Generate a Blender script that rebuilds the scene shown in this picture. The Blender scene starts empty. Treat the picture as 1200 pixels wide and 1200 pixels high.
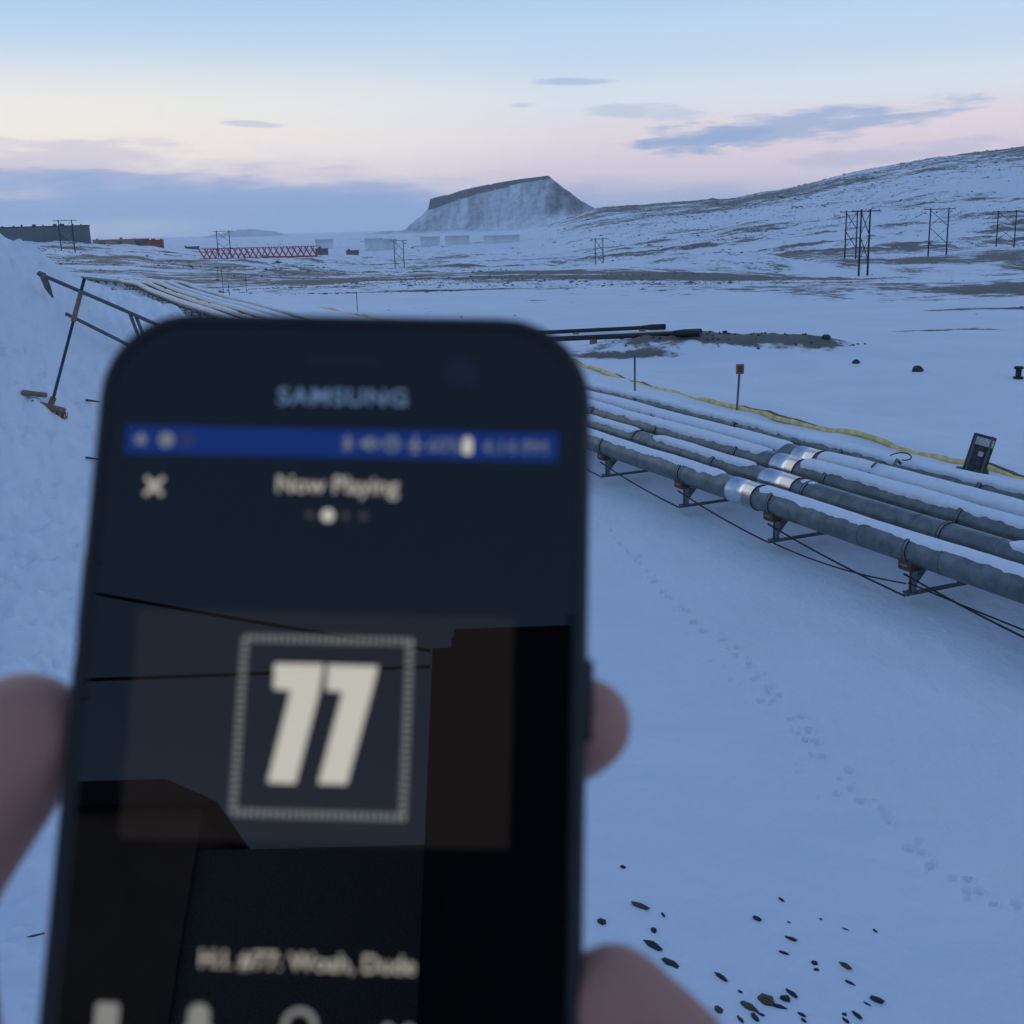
import bpy, bmesh, math, random
import numpy as np
from mathutils import Vector, Matrix
random.seed(7); rng = np.random.default_rng(11)
S = bpy.context.scene; C = S.collection
R = math.radians

# ------------------------------------------------------------------ camera, sky, sun, exposure
CAM_H = 4.0
cam_d = bpy.data.cameras.new('camera'); cam = bpy.data.objects.new('camera', cam_d); C.objects.link(cam)
cam_d.sensor_fit = 'HORIZONTAL'; cam_d.sensor_width = 26.0; cam_d.lens = 26.0*1338/1200
cam_d.clip_start = 0.01; cam_d.clip_end = 60000
CAM_M = Matrix.Rotation(R(90-14.1), 3, 'X') @ Matrix.Rotation(R(-1.7), 3, 'Z')
cam.matrix_world = Matrix.Translation((0, 0, CAM_H)) @ CAM_M.to_4x4()
cam_d.dof.use_dof = True; cam_d.dof.focus_distance = 22.0; cam_d.dof.aperture_fstop = 17.0
S.camera = cam
S.view_settings.view_transform = 'Standard'; S.view_settings.look = 'None'
S.view_settings.exposure = 0.0; S.view_settings.gamma = 1.0; S.view_settings.use_curve_mapping = False
S.cycles.use_denoising = True
S.cycles.volume_bounces = 1; S.cycles.max_bounces = 6; S.cycles.diffuse_bounces = 3
S.cycles.volume_step_rate = 1.0; S.cycles.volume_max_steps = 64
S.render.film_transparent = False

def srgb(r, g, b, a=1.0):
    f = lambda c: (c/255/12.92 if c/255 <= .04045 else ((c/255+.055)/1.055)**2.4)
    return (f(r), f(g), f(b), a)

W = bpy.data.worlds.new('World'); S.world = W; W.use_nodes = True
nt = W.node_tree; nt.nodes.clear(); L = nt.links
def N(t, **k):
    n = nt.nodes.new(t)
    for a, v in k.items(): setattr(n, a, v)
    return n
def setin(sock, v):
    if isinstance(v, bpy.types.NodeSocket): L.new(v, sock)
    else: sock.default_value = v
def M(op, a, b=0.0, c=None, clamp=False):
    n = N('ShaderNodeMath', operation=op, use_clamp=clamp)
    setin(n.inputs[0], a); setin(n.inputs[1], b)
    if c is not None: setin(n.inputs[2], c)
    return n.outputs[0]
def smooth(x, lo, hi, a=0.0, b=1.0):
    n = N('ShaderNodeMapRange', interpolation_type='SMOOTHSTEP')
    setin(n.inputs[0], x); n.inputs[1].default_value = lo; n.inputs[2].default_value = hi
    n.inputs[3].default_value = a; n.inputs[4].default_value = b
    return n.outputs[0]
def mixc(f, a, b):
    n = N('ShaderNodeMix', data_type='RGBA'); setin(n.inputs[0], f); setin(n.inputs[6], a); setin(n.inputs[7], b)
    return n.outputs[2]
def ramp(x, stops):
    n = N('ShaderNodeValToRGB'); cr = n.color_ramp; cr.interpolation = 'EASE'
    while len(cr.elements) < len(stops): cr.elements.new(0.5)
    for e, (p, c) in zip(cr.elements, stops): e.position = p; e.color = c
    setin(n.inputs[0], x); return n.outputs[0]
def snoise(vec, scale, detail=4, rough=.55, w=None):
    n = N('ShaderNodeTexNoise'); n.inputs['Scale'].default_value = scale
    n.inputs['Detail'].default_value = detail; n.inputs['Roughness'].default_value = rough
    setin(n.inputs['Vector'], vec); return n.outputs['Fac']
tc = N('ShaderNodeTexCoord'); sp = N('ShaderNodeSeparateXYZ'); L.new(tc.outputs['Generated'], sp.inputs[0])
dx, dy, dz = sp.outputs
az = M('MULTIPLY', M('ARCTAN2', dx, dy), 57.29578)
el = M('MULTIPLY', M('ARCSINE', dz), 57.29578)
cv = N('ShaderNodeCombineXYZ'); L.new(M('MULTIPLY', az, .11), cv.inputs[0]); L.new(M('MULTIPLY', el, .62), cv.inputs[1])
nz = snoise(cv.outputs[0], 1.0, 6, .58); nzc = M('SUBTRACT', nz, .5)
cv2 = N('ShaderNodeCombineXYZ'); L.new(M('MULTIPLY', az, .35), cv2.inputs[0]); L.new(M('MULTIPLY', el, 1.9), cv2.inputs[1]); cv2.inputs[2].default_value = 4.2
nf = snoise(cv2.outputs[0], 1.0, 5, .6); nfc = M('SUBTRACT', nf, .5)
# clear twilight sky by elevation (0..90 deg)
base = ramp(M('DIVIDE', el, 90.0, clamp=True), [
    (0.0, srgb(196, 198, 216)), (2.6/90, srgb(214, 204, 215)), (4.0/90, srgb(222, 215, 220)), (5.6/90, srgb(211, 219, 228)),
    (7.8/90, srgb(187, 209, 230)), (12.0/90, srgb(156, 190, 229)), (26/90, srgb(123, 155, 203)), (1.0, srgb(86, 119, 173))])
# warm afterglow around the sunken sun, ahead and to the left
g1 = M('SUBTRACT', 1.0, M('POWER', M('DIVIDE', M('ADD', az, 24.0), 27.0), 2.0), clamp=True)
g2 = M('SUBTRACT', 1.0, M('POWER', M('DIVIDE', M('SUBTRACT', el, 4.3), 4.2), 2.0), clamp=True)
col = mixc(M('MULTIPLY', M('MULTIPLY', g1, g2), .66), base, srgb(248, 238, 220))
# pink belt on the right, low
p1 = smooth(az, -4.0, 16.0); p2 = M('SUBTRACT', 1.0, M('POWER', M('DIVIDE', M('SUBTRACT', el, 3.0), 2.2), 2.0), clamp=True)
col = mixc(M('MULTIPLY', M('MULTIPLY', p1, p2), .55), col, srgb(222, 204, 216))
# low cloud bank, thick on the left, thinning to the right
top = M('ADD', smooth(az, -12.0, 1.0, 3.25, 2.2), M('ADD', M('MULTIPLY', nzc, 3.6), M('MULTIPLY', nfc, 1.2)))
bank = M('MULTIPLY', smooth(M('SUBTRACT', top, el), -.45, 1.0), smooth(az, -2.0, 8.0, 1.0, .5))
bank = M('MULTIPLY', bank, smooth(az, 8.0, 24.0, 1.0, .35))
col = mixc(M('MULTIPLY', bank, .92), col, mixc(smooth(M('SUBTRACT', top, el), .1, 1.5), srgb(192, 188, 210), srgb(132, 161, 203)))
# yellowish break under the bank
yb = M('MULTIPLY', smooth(M('ABSOLUTE', M('ADD', az, 18.5)), 6.5, 1.0), smooth(M('ABSOLUTE', M('SUBTRACT', el, .35)), .7, .1))
col = mixc(M('MULTIPLY', yb, .45), col, srgb(196, 200, 196))
def cloud(a0, e0, ra, re, k, strength, colr, fz=1.0):
    global col
    da = M('SUBTRACT', az, a0)
    u = M('DIVIDE', da, ra); v = M('DIVIDE', M('SUBTRACT', M('SUBTRACT', el, e0), M('MULTIPLY', da, k)), re)
    d = M('ADD', M('ADD', M('MULTIPLY', u, u), M('MULTIPLY', v, v)), M('MULTIPLY', nfc, 3.2*fz))
    m = smooth(d, 1.1, .1)
    col = mixc(M('MULTIPLY', m, strength), col, colr)
cloud(13.6, 4.0, 8.6, .78, .075, .80, srgb(146, 169, 205))
cloud(9.0, 3.65, 3.8, .75, .05, .70, srgb(142, 166, 204))
cloud(7.2, 5.0, 3.2, .40, -.06, .45, srgb(160, 178, 210))
cloud(3.6, 6.45, 2.2, .20, -.02, .65, srgb(158, 178, 212), .7)
cloud(1.1, 5.5, .8, .14, 0, .45, srgb(165, 182, 212), .7)
cloud(-11.8, 4.9, 1.6, .17, -.05, .55, srgb(178, 186, 208), .7)
cloud(-19.5, 3.75, 5.4, .80, -.02, .65, srgb(196, 192, 210), .9)
cloud(18.5, 2.7, 6.5, .45, .07, .40, srgb(158, 172, 206), 1.0)
bg = N('ShaderNodeBackground'); L.new(col, bg.inputs[0]); bg.inputs[1].default_value = 1.12
wo = N('ShaderNodeOutputWorld'); L.new(bg.outputs[0], wo.inputs[0])

sun_d = bpy.data.lights.new('sun', 'SUN'); sun = bpy.data.objects.new('sun', sun_d); C.objects.link(sun)
sun_d.energy = 0.28; sun_d.angle = R(40); sun_d.color = (1.0, .86, .72)      # afterglow of a sun at the horizon, ahead left
sun.rotation_euler = Vector((.42, -.88, -.14)).to_track_quat('-Z', 'Y').to_euler()

# ------------------------------------------------------------------ materials
def mat(name, base, rough=.6, metal=0.0, bump=0.0, bscale=30, var=0.0, vscale=4, spec=.5, emit=None, es=1.0, var2=None, gen=False):
    m = bpy.data.materials.new(name); m.use_nodes = True
    t = m.node_tree; p = t.nodes['Principled BSDF']
    p.inputs['Base Color'].default_value = (*base, 1); p.inputs['Roughness'].default_value = rough
    p.inputs['Metallic'].default_value = metal; p.inputs['Specular IOR Level'].default_value = spec
    co = t.nodes.new('ShaderNodeTexCoord').outputs['Object']
    if var:
        n = t.nodes.new('ShaderNodeTexNoise'); n.inputs['Scale'].default_value = vscale; n.inputs['Detail'].default_value = 6; n.inputs['Roughness'].default_value = .65
        t.links.new(co, n.inputs['Vector'])
        mr = t.nodes.new('ShaderNodeMapRange'); mr.inputs[1].default_value = .3; mr.inputs[2].default_value = .7
        t.links.new(n.outputs['Fac'], mr.inputs[0])
        mx = t.nodes.new('ShaderNodeMix'); mx.data_type = 'RGBA'
        a = [c*(1-var) for c in base]; b = list(var2) if var2 else [min(1, c*(1+var)) for c in base]
        mx.inputs[6].default_value = (*a, 1); mx.inputs[7].default_value = (*b, 1)
        t.links.new(mr.outputs[0], mx.inputs[0]); t.links.new(mx.outputs[2], p.inputs['Base Color'])
    if bump:
        n = t.nodes.new('ShaderNodeTexNoise'); n.inputs['Scale'].default_value = bscale; n.inputs['Detail'].default_value = 5
        t.links.new(co, n.inputs['Vector'])
        b = t.nodes.new('ShaderNodeBump'); b.inputs['Distance'].default_value = bump; b.inputs['Strength'].default_value = 1
        t.links.new(n.outputs['Fac'], b.inputs['Height']); t.links.new(b.outputs[0], p.inputs['Normal'])
    if emit:
        p.inputs['Emission Color'].default_value = (*emit, 1); p.inputs['Emission Strength'].default_value = es
    return m

def ground_mat():
    m = bpy.data.materials.new('wind_packed_snow'); m.use_nodes = True; t = m.node_tree; p = t.nodes['Principled BSDF']; k = t.links
    geo = t.nodes.new('ShaderNodeNewGeometry').outputs['Position']
    def nz(scale, det=6, ro=.6, sx=1, sy=1):
        mp = t.nodes.new('ShaderNodeMapping'); mp.inputs['Scale'].default_value = (sx, sy, 1); k.new(geo, mp.inputs['Vector'])
        n = t.nodes.new('ShaderNodeTexNoise'); n.inputs['Scale'].default_value = scale; n.inputs['Detail'].default_value = det; n.inputs['Roughness'].default_value = ro
        k.new(mp.outputs[0], n.inputs['Vector']); return n.outputs['Fac']
    def mth(op, a, b):
        n = t.nodes.new('ShaderNodeMath'); n.operation = op
        for i, v in enumerate((a, b)):
            if isinstance(v, bpy.types.NodeSocket): k.new(v, n.inputs[i])
            else: n.inputs[i].default_value = v
        return n.outputs[0]
    at = t.nodes.new('ShaderNodeAttribute'); at.attribute_name = 'bare'
    f1 = nz(.9, 8, .7); f2 = nz(.12, 8, .72)
    s = mth('ADD', at.outputs['Fac'], mth('MULTIPLY', mth('SUBTRACT', mth('ADD', mth('MULTIPLY', f1, .42), mth('MULTIPLY', f2, .58)), .5), 3.0))
    mr = t.nodes.new('ShaderNodeMapRange'); mr.interpolation_type = 'SMOOTHSTEP'; mr.inputs[1].default_value = .46; mr.inputs[2].default_value = .68
    k.new(s, mr.inputs[0])
    sn = t.nodes.new('ShaderNodeMix'); sn.data_type = 'RGBA'; sn.inputs[6].default_value = (.68, .70, .73, 1); sn.inputs[7].default_value = (.88, .885, .895, 1)
    k.new(nz(.35, 7, .6), sn.inputs[0])
    ea = t.nodes.new('ShaderNodeMix'); ea.data_type = 'RGBA'; ea.inputs[6].default_value = (.065, .06, .055, 1); ea.inputs[7].default_value = (.25, .21, .165, 1)
    k.new(nz(2.2, 8, .7), ea.inputs[0])
    mx = t.nodes.new('ShaderNodeMix'); mx.data_type = 'RGBA'; k.new(mr.outputs[0], mx.inputs[0]); k.new(sn.outputs[2], mx.inputs[6]); k.new(ea.outputs[2], mx.inputs[7])
    k.new(mx.outputs[2], p.inputs['Base Color']); p.inputs['Roughness'].default_value = .75; p.inputs['Specular IOR Level'].default_value = .25
    h = mth('ADD', mth('MULTIPLY', nz(1.3, 7, .58, 1, .45), .085), mth('MULTIPLY', nz(11, 6, .62), .016))
    b = t.nodes.new('ShaderNodeBump'); b.inputs['Distance'].default_value = 1.0; b.inputs['Strength'].default_value = .8
    k.new(h, b.inputs['Height']); k.new(b.outputs[0], p.inputs['Normal'])
    return m

MT = dict(
    ground=ground_mat(),
    snow=mat('settled_snow', (.80, .815, .845), .75, bump=.006, bscale=28, var=.06, vscale=9, spec=.25),
    jacket=mat('weathered_cladding', (.135, .16, .16), .42, .45, bump=.002, bscale=14, var=.42, vscale=5),
    sleeve=mat('bright_sleeve_metal', (.60, .62, .64), .24, 1.0, bump=.0006, bscale=60, var=.10, vscale=12),
    strap=mat('strap_steel', (.12, .13, .135), .5, .5, var=.3, vscale=20),
    steel=mat('support_steel', (.11, .12, .125), .6, .3, bump=.001, bscale=60, var=.35, vscale=14),
    galv=mat('galvanised_leg', (.22, .235, .24), .55, .4, var=.3, vscale=14),
    rust=mat('rusty_block', (.10, .055, .03), .85, 0, bump=.003, bscale=40, var=.45, vscale=25),
    cable=mat('black_cable', (.012, .012, .013), .6),
    yellow=mat('yellow_hose', (.86, .58, .22), .7, 0, bump=.004, bscale=25, var=.35, vscale=6),
    pole=mat('creosoted_timber', (.030, .027, .025), .85, var=.3, vscale=1),
    red=mat('red_paint', (.45, .035, .04), .6, var=.25, vscale=.4),
    shed=mat('grey_green_sheet', (.13, .155, .16), .7, var=.12, vscale=.15),
    shed_dark=mat('dark_roof_sheet', (.06, .07, .08), .7, var=.3, vscale=.3),
    tan=mat('tan_sheet', (.34, .235, .13), .8, var=.2, vscale=.2),
    brick=mat('red_brown_sheet', (.28, .10, .07), .8, var=.3, vscale=.3),
    tank=mat('white_tank_paint', (.62, .64, .66), .6, var=.06, vscale=.1),
    bluegrey=mat('blue_grey_sheet', (.10, .12, .15), .7, var=.2, vscale=.3),
    window=mat('dark_window_glass', (.015, .018, .02), .08),
    wood=mat('bleached_broom_wood', (.21, .15, .09), .8, bump=.002, bscale=60, var=.4, vscale=30),
    green=mat('green_broom_handle', (.018, .040, .038), .45, var=.3, vscale=8),
    bristle=mat('broom_bristle', (.14, .10, .06), .9, var=.4, vscale=80),
    stake=mat('grey_stake', (.13, .14, .15), .6, .3, var=.2, vscale=10),
    orange=mat('faded_orange', (.40, .13, .04), .7, var=.35, vscale=20),
    tundra=mat('tundra_stone', (.15, .135, .12), .9, var=.4, vscale=.5),
    stone=mat('dark_stone', (.045, .042, .038), .85, bump=.004, bscale=50, var=.5, vscale=25),
    stone_brown=mat('brown_stone', (.12, .085, .05), .85, bump=.004, bscale=50, var=.5, vscale=25),
    board=mat('weathered_dark_board', (.05, .058, .06), .75, bump=.003, bscale=30, var=.75, vscale=14),
    pale=mat('pale_flaked_paint', (.42, .42, .40), .8, var=.5, vscale=30),
    twig=mat('dry_straw', (.10, .075, .045), .9),
    housewall=mat('brown_siding', (.50, .36, .27), .8, var=.2, vscale=1),
    houseroof=mat('dark_house_roof', (.045, .042, .042), .8, var=.3, vscale=1),
    dark_block=mat('added_block_dark', (.03, .033, .04), .8, var=.2, vscale=1),
    case=mat('black_rubber_case', (.010, .011, .012), .55, bump=.00004, bscale=4000),
    glass=mat('black_screen_glass', (.0012, .0016, .0024), .012, spec=.43),
    lens=mat('lens_glass', (.004, .006, .016), .03),
    silver=mat('silver_print', (.55, .60, .63), .35, .2),
    ui_white=mat('lit_white', (.003, .003, .003), .012, spec=.43, emit=(.70, .67, .58), es=.74),
    ui_text=mat('lit_text', (.003, .003, .003), .012, spec=.43, emit=(.62, .58, .50), es=.70),
    ui_dim=mat('lit_dim', (.003, .003, .003), .012, spec=.43, emit=(.5, .5, .48), es=.42),
    ui_faint=mat('lit_faint', (.003, .003, .003), .012, spec=.43, emit=(.3, .28, .26), es=.12),
    ui_blue=mat('lit_blue_bar', (.003, .003, .003), .012, spec=.43, emit=(.0, .016, .14), es=.9),
    ui_status=mat('lit_status', (.003, .003, .003), .012, spec=.43, emit=(.45, .52, .62), es=.30),
    ui_art=mat('lit_art', (.003, .003, .003), .012, spec=.43, emit=(.011, .0085, .0075), es=.75),
    nail=mat('finger_nail', (.82, .42, .35), .35),
    sleeve_cloth=mat('dark_jacket_sleeve', (.02, .022, .027), .9, bump=.0006, bscale=700, var=.2, vscale=100),
)
def skin_mat():
    m = mat('cold_skin', (.92, .37, .27), .5, bump=.00025, bscale=500, var=.20, vscale=45, var2=(.95, .48, .36))
    p = m.node_tree.nodes['Principled BSDF']
    p.inputs['Subsurface Weight'].default_value = .12; p.inputs['Subsurface Scale'].default_value = .004
    p.inputs['Subsurface Radius'].default_value = (1, .35, .2)
    return m
MT['skin'] = skin_mat()

# ------------------------------------------------------------------ mesh helpers
def link(name, me, m=None, parent=None, smooth=False):
    o = bpy.data.objects.new(name, me); C.objects.link(o)
    if m is not None:
        if not me.materials: me.materials.append(MT[m] if isinstance(m, str) else m)
    if parent is not None: o.parent = parent
    if smooth: me.shade_smooth()
    return o
def obj(name, bm, m, parent=None, smooth=False):
    me = bpy.data.meshes.new(name); bm.normal_update(); bm.to_mesh(me); bm.free()
    return link(name, me, m, parent, smooth)
def tag(o, label=None, cat=None, group=None, kind=None):
    if label: o['label'] = label
    if cat: o['category'] = cat
    if group: o['group'] = group
    if kind: o['kind'] = kind
    return o
def thing(name, label, cat, loc=(0, 0, 0), rotz=0, group=None):
    o = bpy.data.objects.new(name, None); C.objects.link(o); o.empty_display_size = .1
    o.location = loc; o.rotation_euler = (0, 0, rotz); return tag(o, label, cat, group)
def copy_tree(o, parent=None):
    c = o.copy(); C.objects.link(c); c.parent = parent
    for ch in list(o.children): copy_tree(ch, c)
    return c
def box(bm, c, s, rot=None, bev=0.0, seg=1):
    vs = bmesh.ops.create_cube(bm, size=1)['verts']
    mtx = Matrix.Translation(c) @ (rot.to_4x4() if rot is not None else Matrix()) @ Matrix.Diagonal((*s, 1))
    bmesh.ops.transform(bm, matrix=mtx, verts=vs)
    if bev:
        es = list({e for v in vs for e in v.link_edges})
        bmesh.ops.bevel(bm, geom=es, offset=bev, segments=seg, affect='EDGES')
def bar(bm, a, b, w, h=None):
    a = Vector(a); b = Vector(b); d = b-a
    box(bm, (a+b)/2, (w, h or w, d.length), d.to_track_quat('Z', 'X').to_matrix())
def tube(bm, pts, rad, seg=10, cap=True, closed=False):
    pts = [Vector(p) for p in pts]; n = len(pts); rad = rad if hasattr(rad, '__len__') else [rad]*n
    rings = []; up = None
    for i, p in enumerate(pts):
        t = (pts[min(i+1, n-1)]-pts[max(i-1, 0)]).normalized()
        if up is None:
            up = Vector((0, 0, 1)) if abs(t.z) < .9 else Vector((1, 0, 0))
        s = t.cross(up).normalized(); up = s.cross(t).normalized()
        rings.append([bm.verts.new(p+(s*math.cos(2*math.pi*k/seg)+up*math.sin(2*math.pi*k/seg))*rad[i]) for k in range(seg)])
    for i in range(n-1):
        for k in range(seg):
            bm.faces.new((rings[i][k], rings[i][(k+1) % seg], rings[i+1][(k+1) % seg], rings[i+1][k]))
    if cap:
        bm.faces.new(rings[0]); bm.faces.new(rings[-1][::-1])
    return rings
def prism(bm, pts, z0, z1):
    a = [bm.verts.new((x, y, z0)) for x, y in pts]; b = [bm.verts.new((x, y, z1)) for x, y in pts]
    n = len(pts)
    bm.faces.new(a[::-1]); bm.faces.new(b)
    for i in range(n): bm.faces.new((a[i], a[(i+1) % n], b[(i+1) % n], b[i]))
def NB(): return bmesh.new()
def grid_mesh(name, P, closed=False):
    """P: (rows, cols, 3) array"""
    r, c = P.shape[:2]; me = bpy.data.meshes.new(name)
    me.vertices.add(r*c); me.vertices.foreach_set('co', P.reshape(-1).astype(np.float32))
    cc = c if closed else c-1
    i, j = np.meshgrid(np.arange(r-1), np.arange(cc), indexing='ij'); j2 = (j+1) % c
    q = np.stack([i*c+j, i*c+j2, (i+1)*c+j2, (i+1)*c+j], -1).reshape(-1, 4)
    nf = len(q)
    me.loops.add(nf*4); me.loops.foreach_set('vertex_index', q.reshape(-1).astype(np.int32))
    me.polygons.add(nf); me.polygons.foreach_set('loop_start', np.arange(0, nf*4, 4, dtype=np.int32))
    me.polygons.foreach_set('use_smooth', np.ones(nf, dtype=bool))
    me.update(calc_edges=True); return me

# ------------------------------------------------------------------ noise and the lie of the land
def vnoise(x, y, seed=0):
    x = np.asarray(x, float); y = np.asarray(y, float)
    xi = np.floor(x).astype(np.int64); yi = np.floor(y).astype(np.int64); fx = x-xi; fy = y-yi
    def h(a, b):
        v = (a*374761393 + b*668265263 + seed*1442695041) & 0xffffffff
        v = ((v ^ (v >> 13))*1274126177) & 0xffffffff
        v = ((v ^ (v >> 16))*2246822519) & 0xffffffff
        return ((v ^ (v >> 15)) & 0xffff)/65535.0
    u = fx*fx*fx*(fx*(fx*6-15)+10); v = fy*fy*fy*(fy*(fy*6-15)+10)
    return (h(xi, yi)*(1-u)+h(xi+1, yi)*u)*(1-v)+(h(xi, yi+1)*(1-u)+h(xi+1, yi+1)*u)*v
def fbm(x, y, seed=0, octv=5, gain=.5):
    s = 0; a = 1; t = 0
    for k in range(octv):
        s = s+a*(vnoise(x, y, seed+k*17)-.5); t += a; a *= gain; x = x*2.03+11.3; y = y*2.03+5.7
    return s/t
def sst(x, a, b):
    t = np.clip((x-a)/(b-a), 0, 1); return t*t*(3-2*t)

KD = np.log([1, 40, 100, 220, 320, 420, 520, 700, 1000, 1500, 2000, 2600, 3400, 6000, 14000])
KA = [-30, -22, -18, -14.6, -6, -.5, 2.2, 4.2, 7, 11, 13.5, 17, 21, 25, 30]
KZ = np.array([
    [0, 0, .6, 1.0, 1.5, 2.0, 2.3, 2.6, 0, -10, -14, -18, -20, -20, -20],
    [0, 0, .5, .5, 0.5, 1.0, 1.5, 1.6, -1, -12, -16, -18, -20, -20, -20],
    [0, 0, .4, -.2, -1.0, -1.6, -1.8, -.6, -3, -13, -17, -20, -20, -20, -20],
    [0, 0, .1, -1.4, -2.6, -3.8, -6.0, -7, -9, -15, -18, -20, -20, -20, -20],
    [0, 0, -.1, -4, -8, -11, -13, -14, -16, -18, -20, -20, -20, -20, -20],
    [0, 0, -.2, -4, -9, -12, -14, -15, -16, -18, -18, -20, -20, -20, -20],
    [0, 0, -.3, -4, -9, -12.5, -14, -14, -14, -10, -5, 2, -8, -20, -20],
    [0, 0, -.4, -4, -9, -13, -14, -12, -8, 4, 22, 40, 20, 0, 0],
    [0, 0, -.5, -4.4, -9, -12, -12, -9, -3, 12, 28, 43, 22, 0, 0],
    [0, 0, -.6, -5.5, -8.5, -10, -9, -6, 2, 18, 33, 46, 25, 0, 0],
    [0, 0, -.7, -6.5, -8, -8.5, -7, -3, 8, 28, 48, 67, 45, 10, 0],
    [0, 0, -.8, -7.2, -7.6, -7.5, -5, 1, 16, 44, 72, 97, 80, 20, 0],
    [0, 0, -.8, -7.2, -7.4, -7, -4, 4, 22, 56, 90, 119, 105, 40, 0],
    [0, 0, -.8, -7.2, -7.6, -8, -4, 5, 25, 62, 99, 130, 115, 50, 0],
    [0, 0, -.8, -7.2, -7.6, -8, -4, 6, 28, 66, 104, 136, 120, 60, 0]], float)
def table(d, a):
    ld = np.log(np.maximum(d, 1.0)); out = np.zeros_like(d); tw = 0
    for o, w in ((-.16, 1), (0, 2), (.16, 1)):
        cols = np.stack([np.interp(ld+o, KD, KZ[i]) for i in range(len(KA))])
        for oa in (-.9, 0, .9):
            q = np.clip(a+oa, KA[0], KA[-1]); k = np.clip(np.searchsorted(KA, q)-1, 0, len(KA)-2)
            f = (q-np.take(KA, k))/(np.take(KA, k+1)-np.take(KA, k)); f = f*f*(3-2*f)
            idx = np.arange(d.size)
            out = out+w*(cols[k, idx]*(1-f)+cols[k+1, idx]*f); tw += w
    return out/tw
PD = np.array([.39528, -.91856]); PN = np.array([.91856, .39528])           # pipeline direction (towards the right front) and its normal
def pipe_xy(off, s): return PN*off+PD*s
BR = [0, 4, 8, 11, 13, 15, 16.5, 17.5, 19, 22, 27]
BZ = [0, .25, .85, 1.5, 2.2, 3.15, 3.9, 4.2, 3.7, 1.7, 0]
BA = [-60, -40, -23.6, -20.7, -18.4, -16, -11.5, -6.5, -2, 0.5]
BF = [.6, 1.07, 1.035, .85, .785, .71, .55, .27, .05, 0]
BARE_SPOTS = [  # x, y, half-length, half-depth, angle, strength
    (6.6, 35.2, 4.4, 1.9, -.22, .86), (3.4, 34.2, 2.4, 1.1, -.1, .74), (15.5, 41.0, 2.6, .7, .1, .8), (10.6, 29.7, .3, .2, 0, .3),
    (22.5, 52.0, 5.0, 1.0, .1, .75), (14.0, 62.0, 5.0, 1.2, .1, .5), (-2.0, 78.0, 12.0, 2.6, .05, .75), (6.0, 92.0, 16.0, 3.0, .02, .7),
    (26.0, 84.0, 10.0, 2.2, .1, .6), (-12.0, 92.0, 7.0, 2.0, 0, .6), (44.0, 100.0, 14.0, 3, .1, .6), (24.0, 120.0, 22.0, 4, .03, .7),
    (-20.0, 150.0, 18.0, 6, 0, .6), (60.0, 150.0, 16, 5, .15, .6)]
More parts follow.
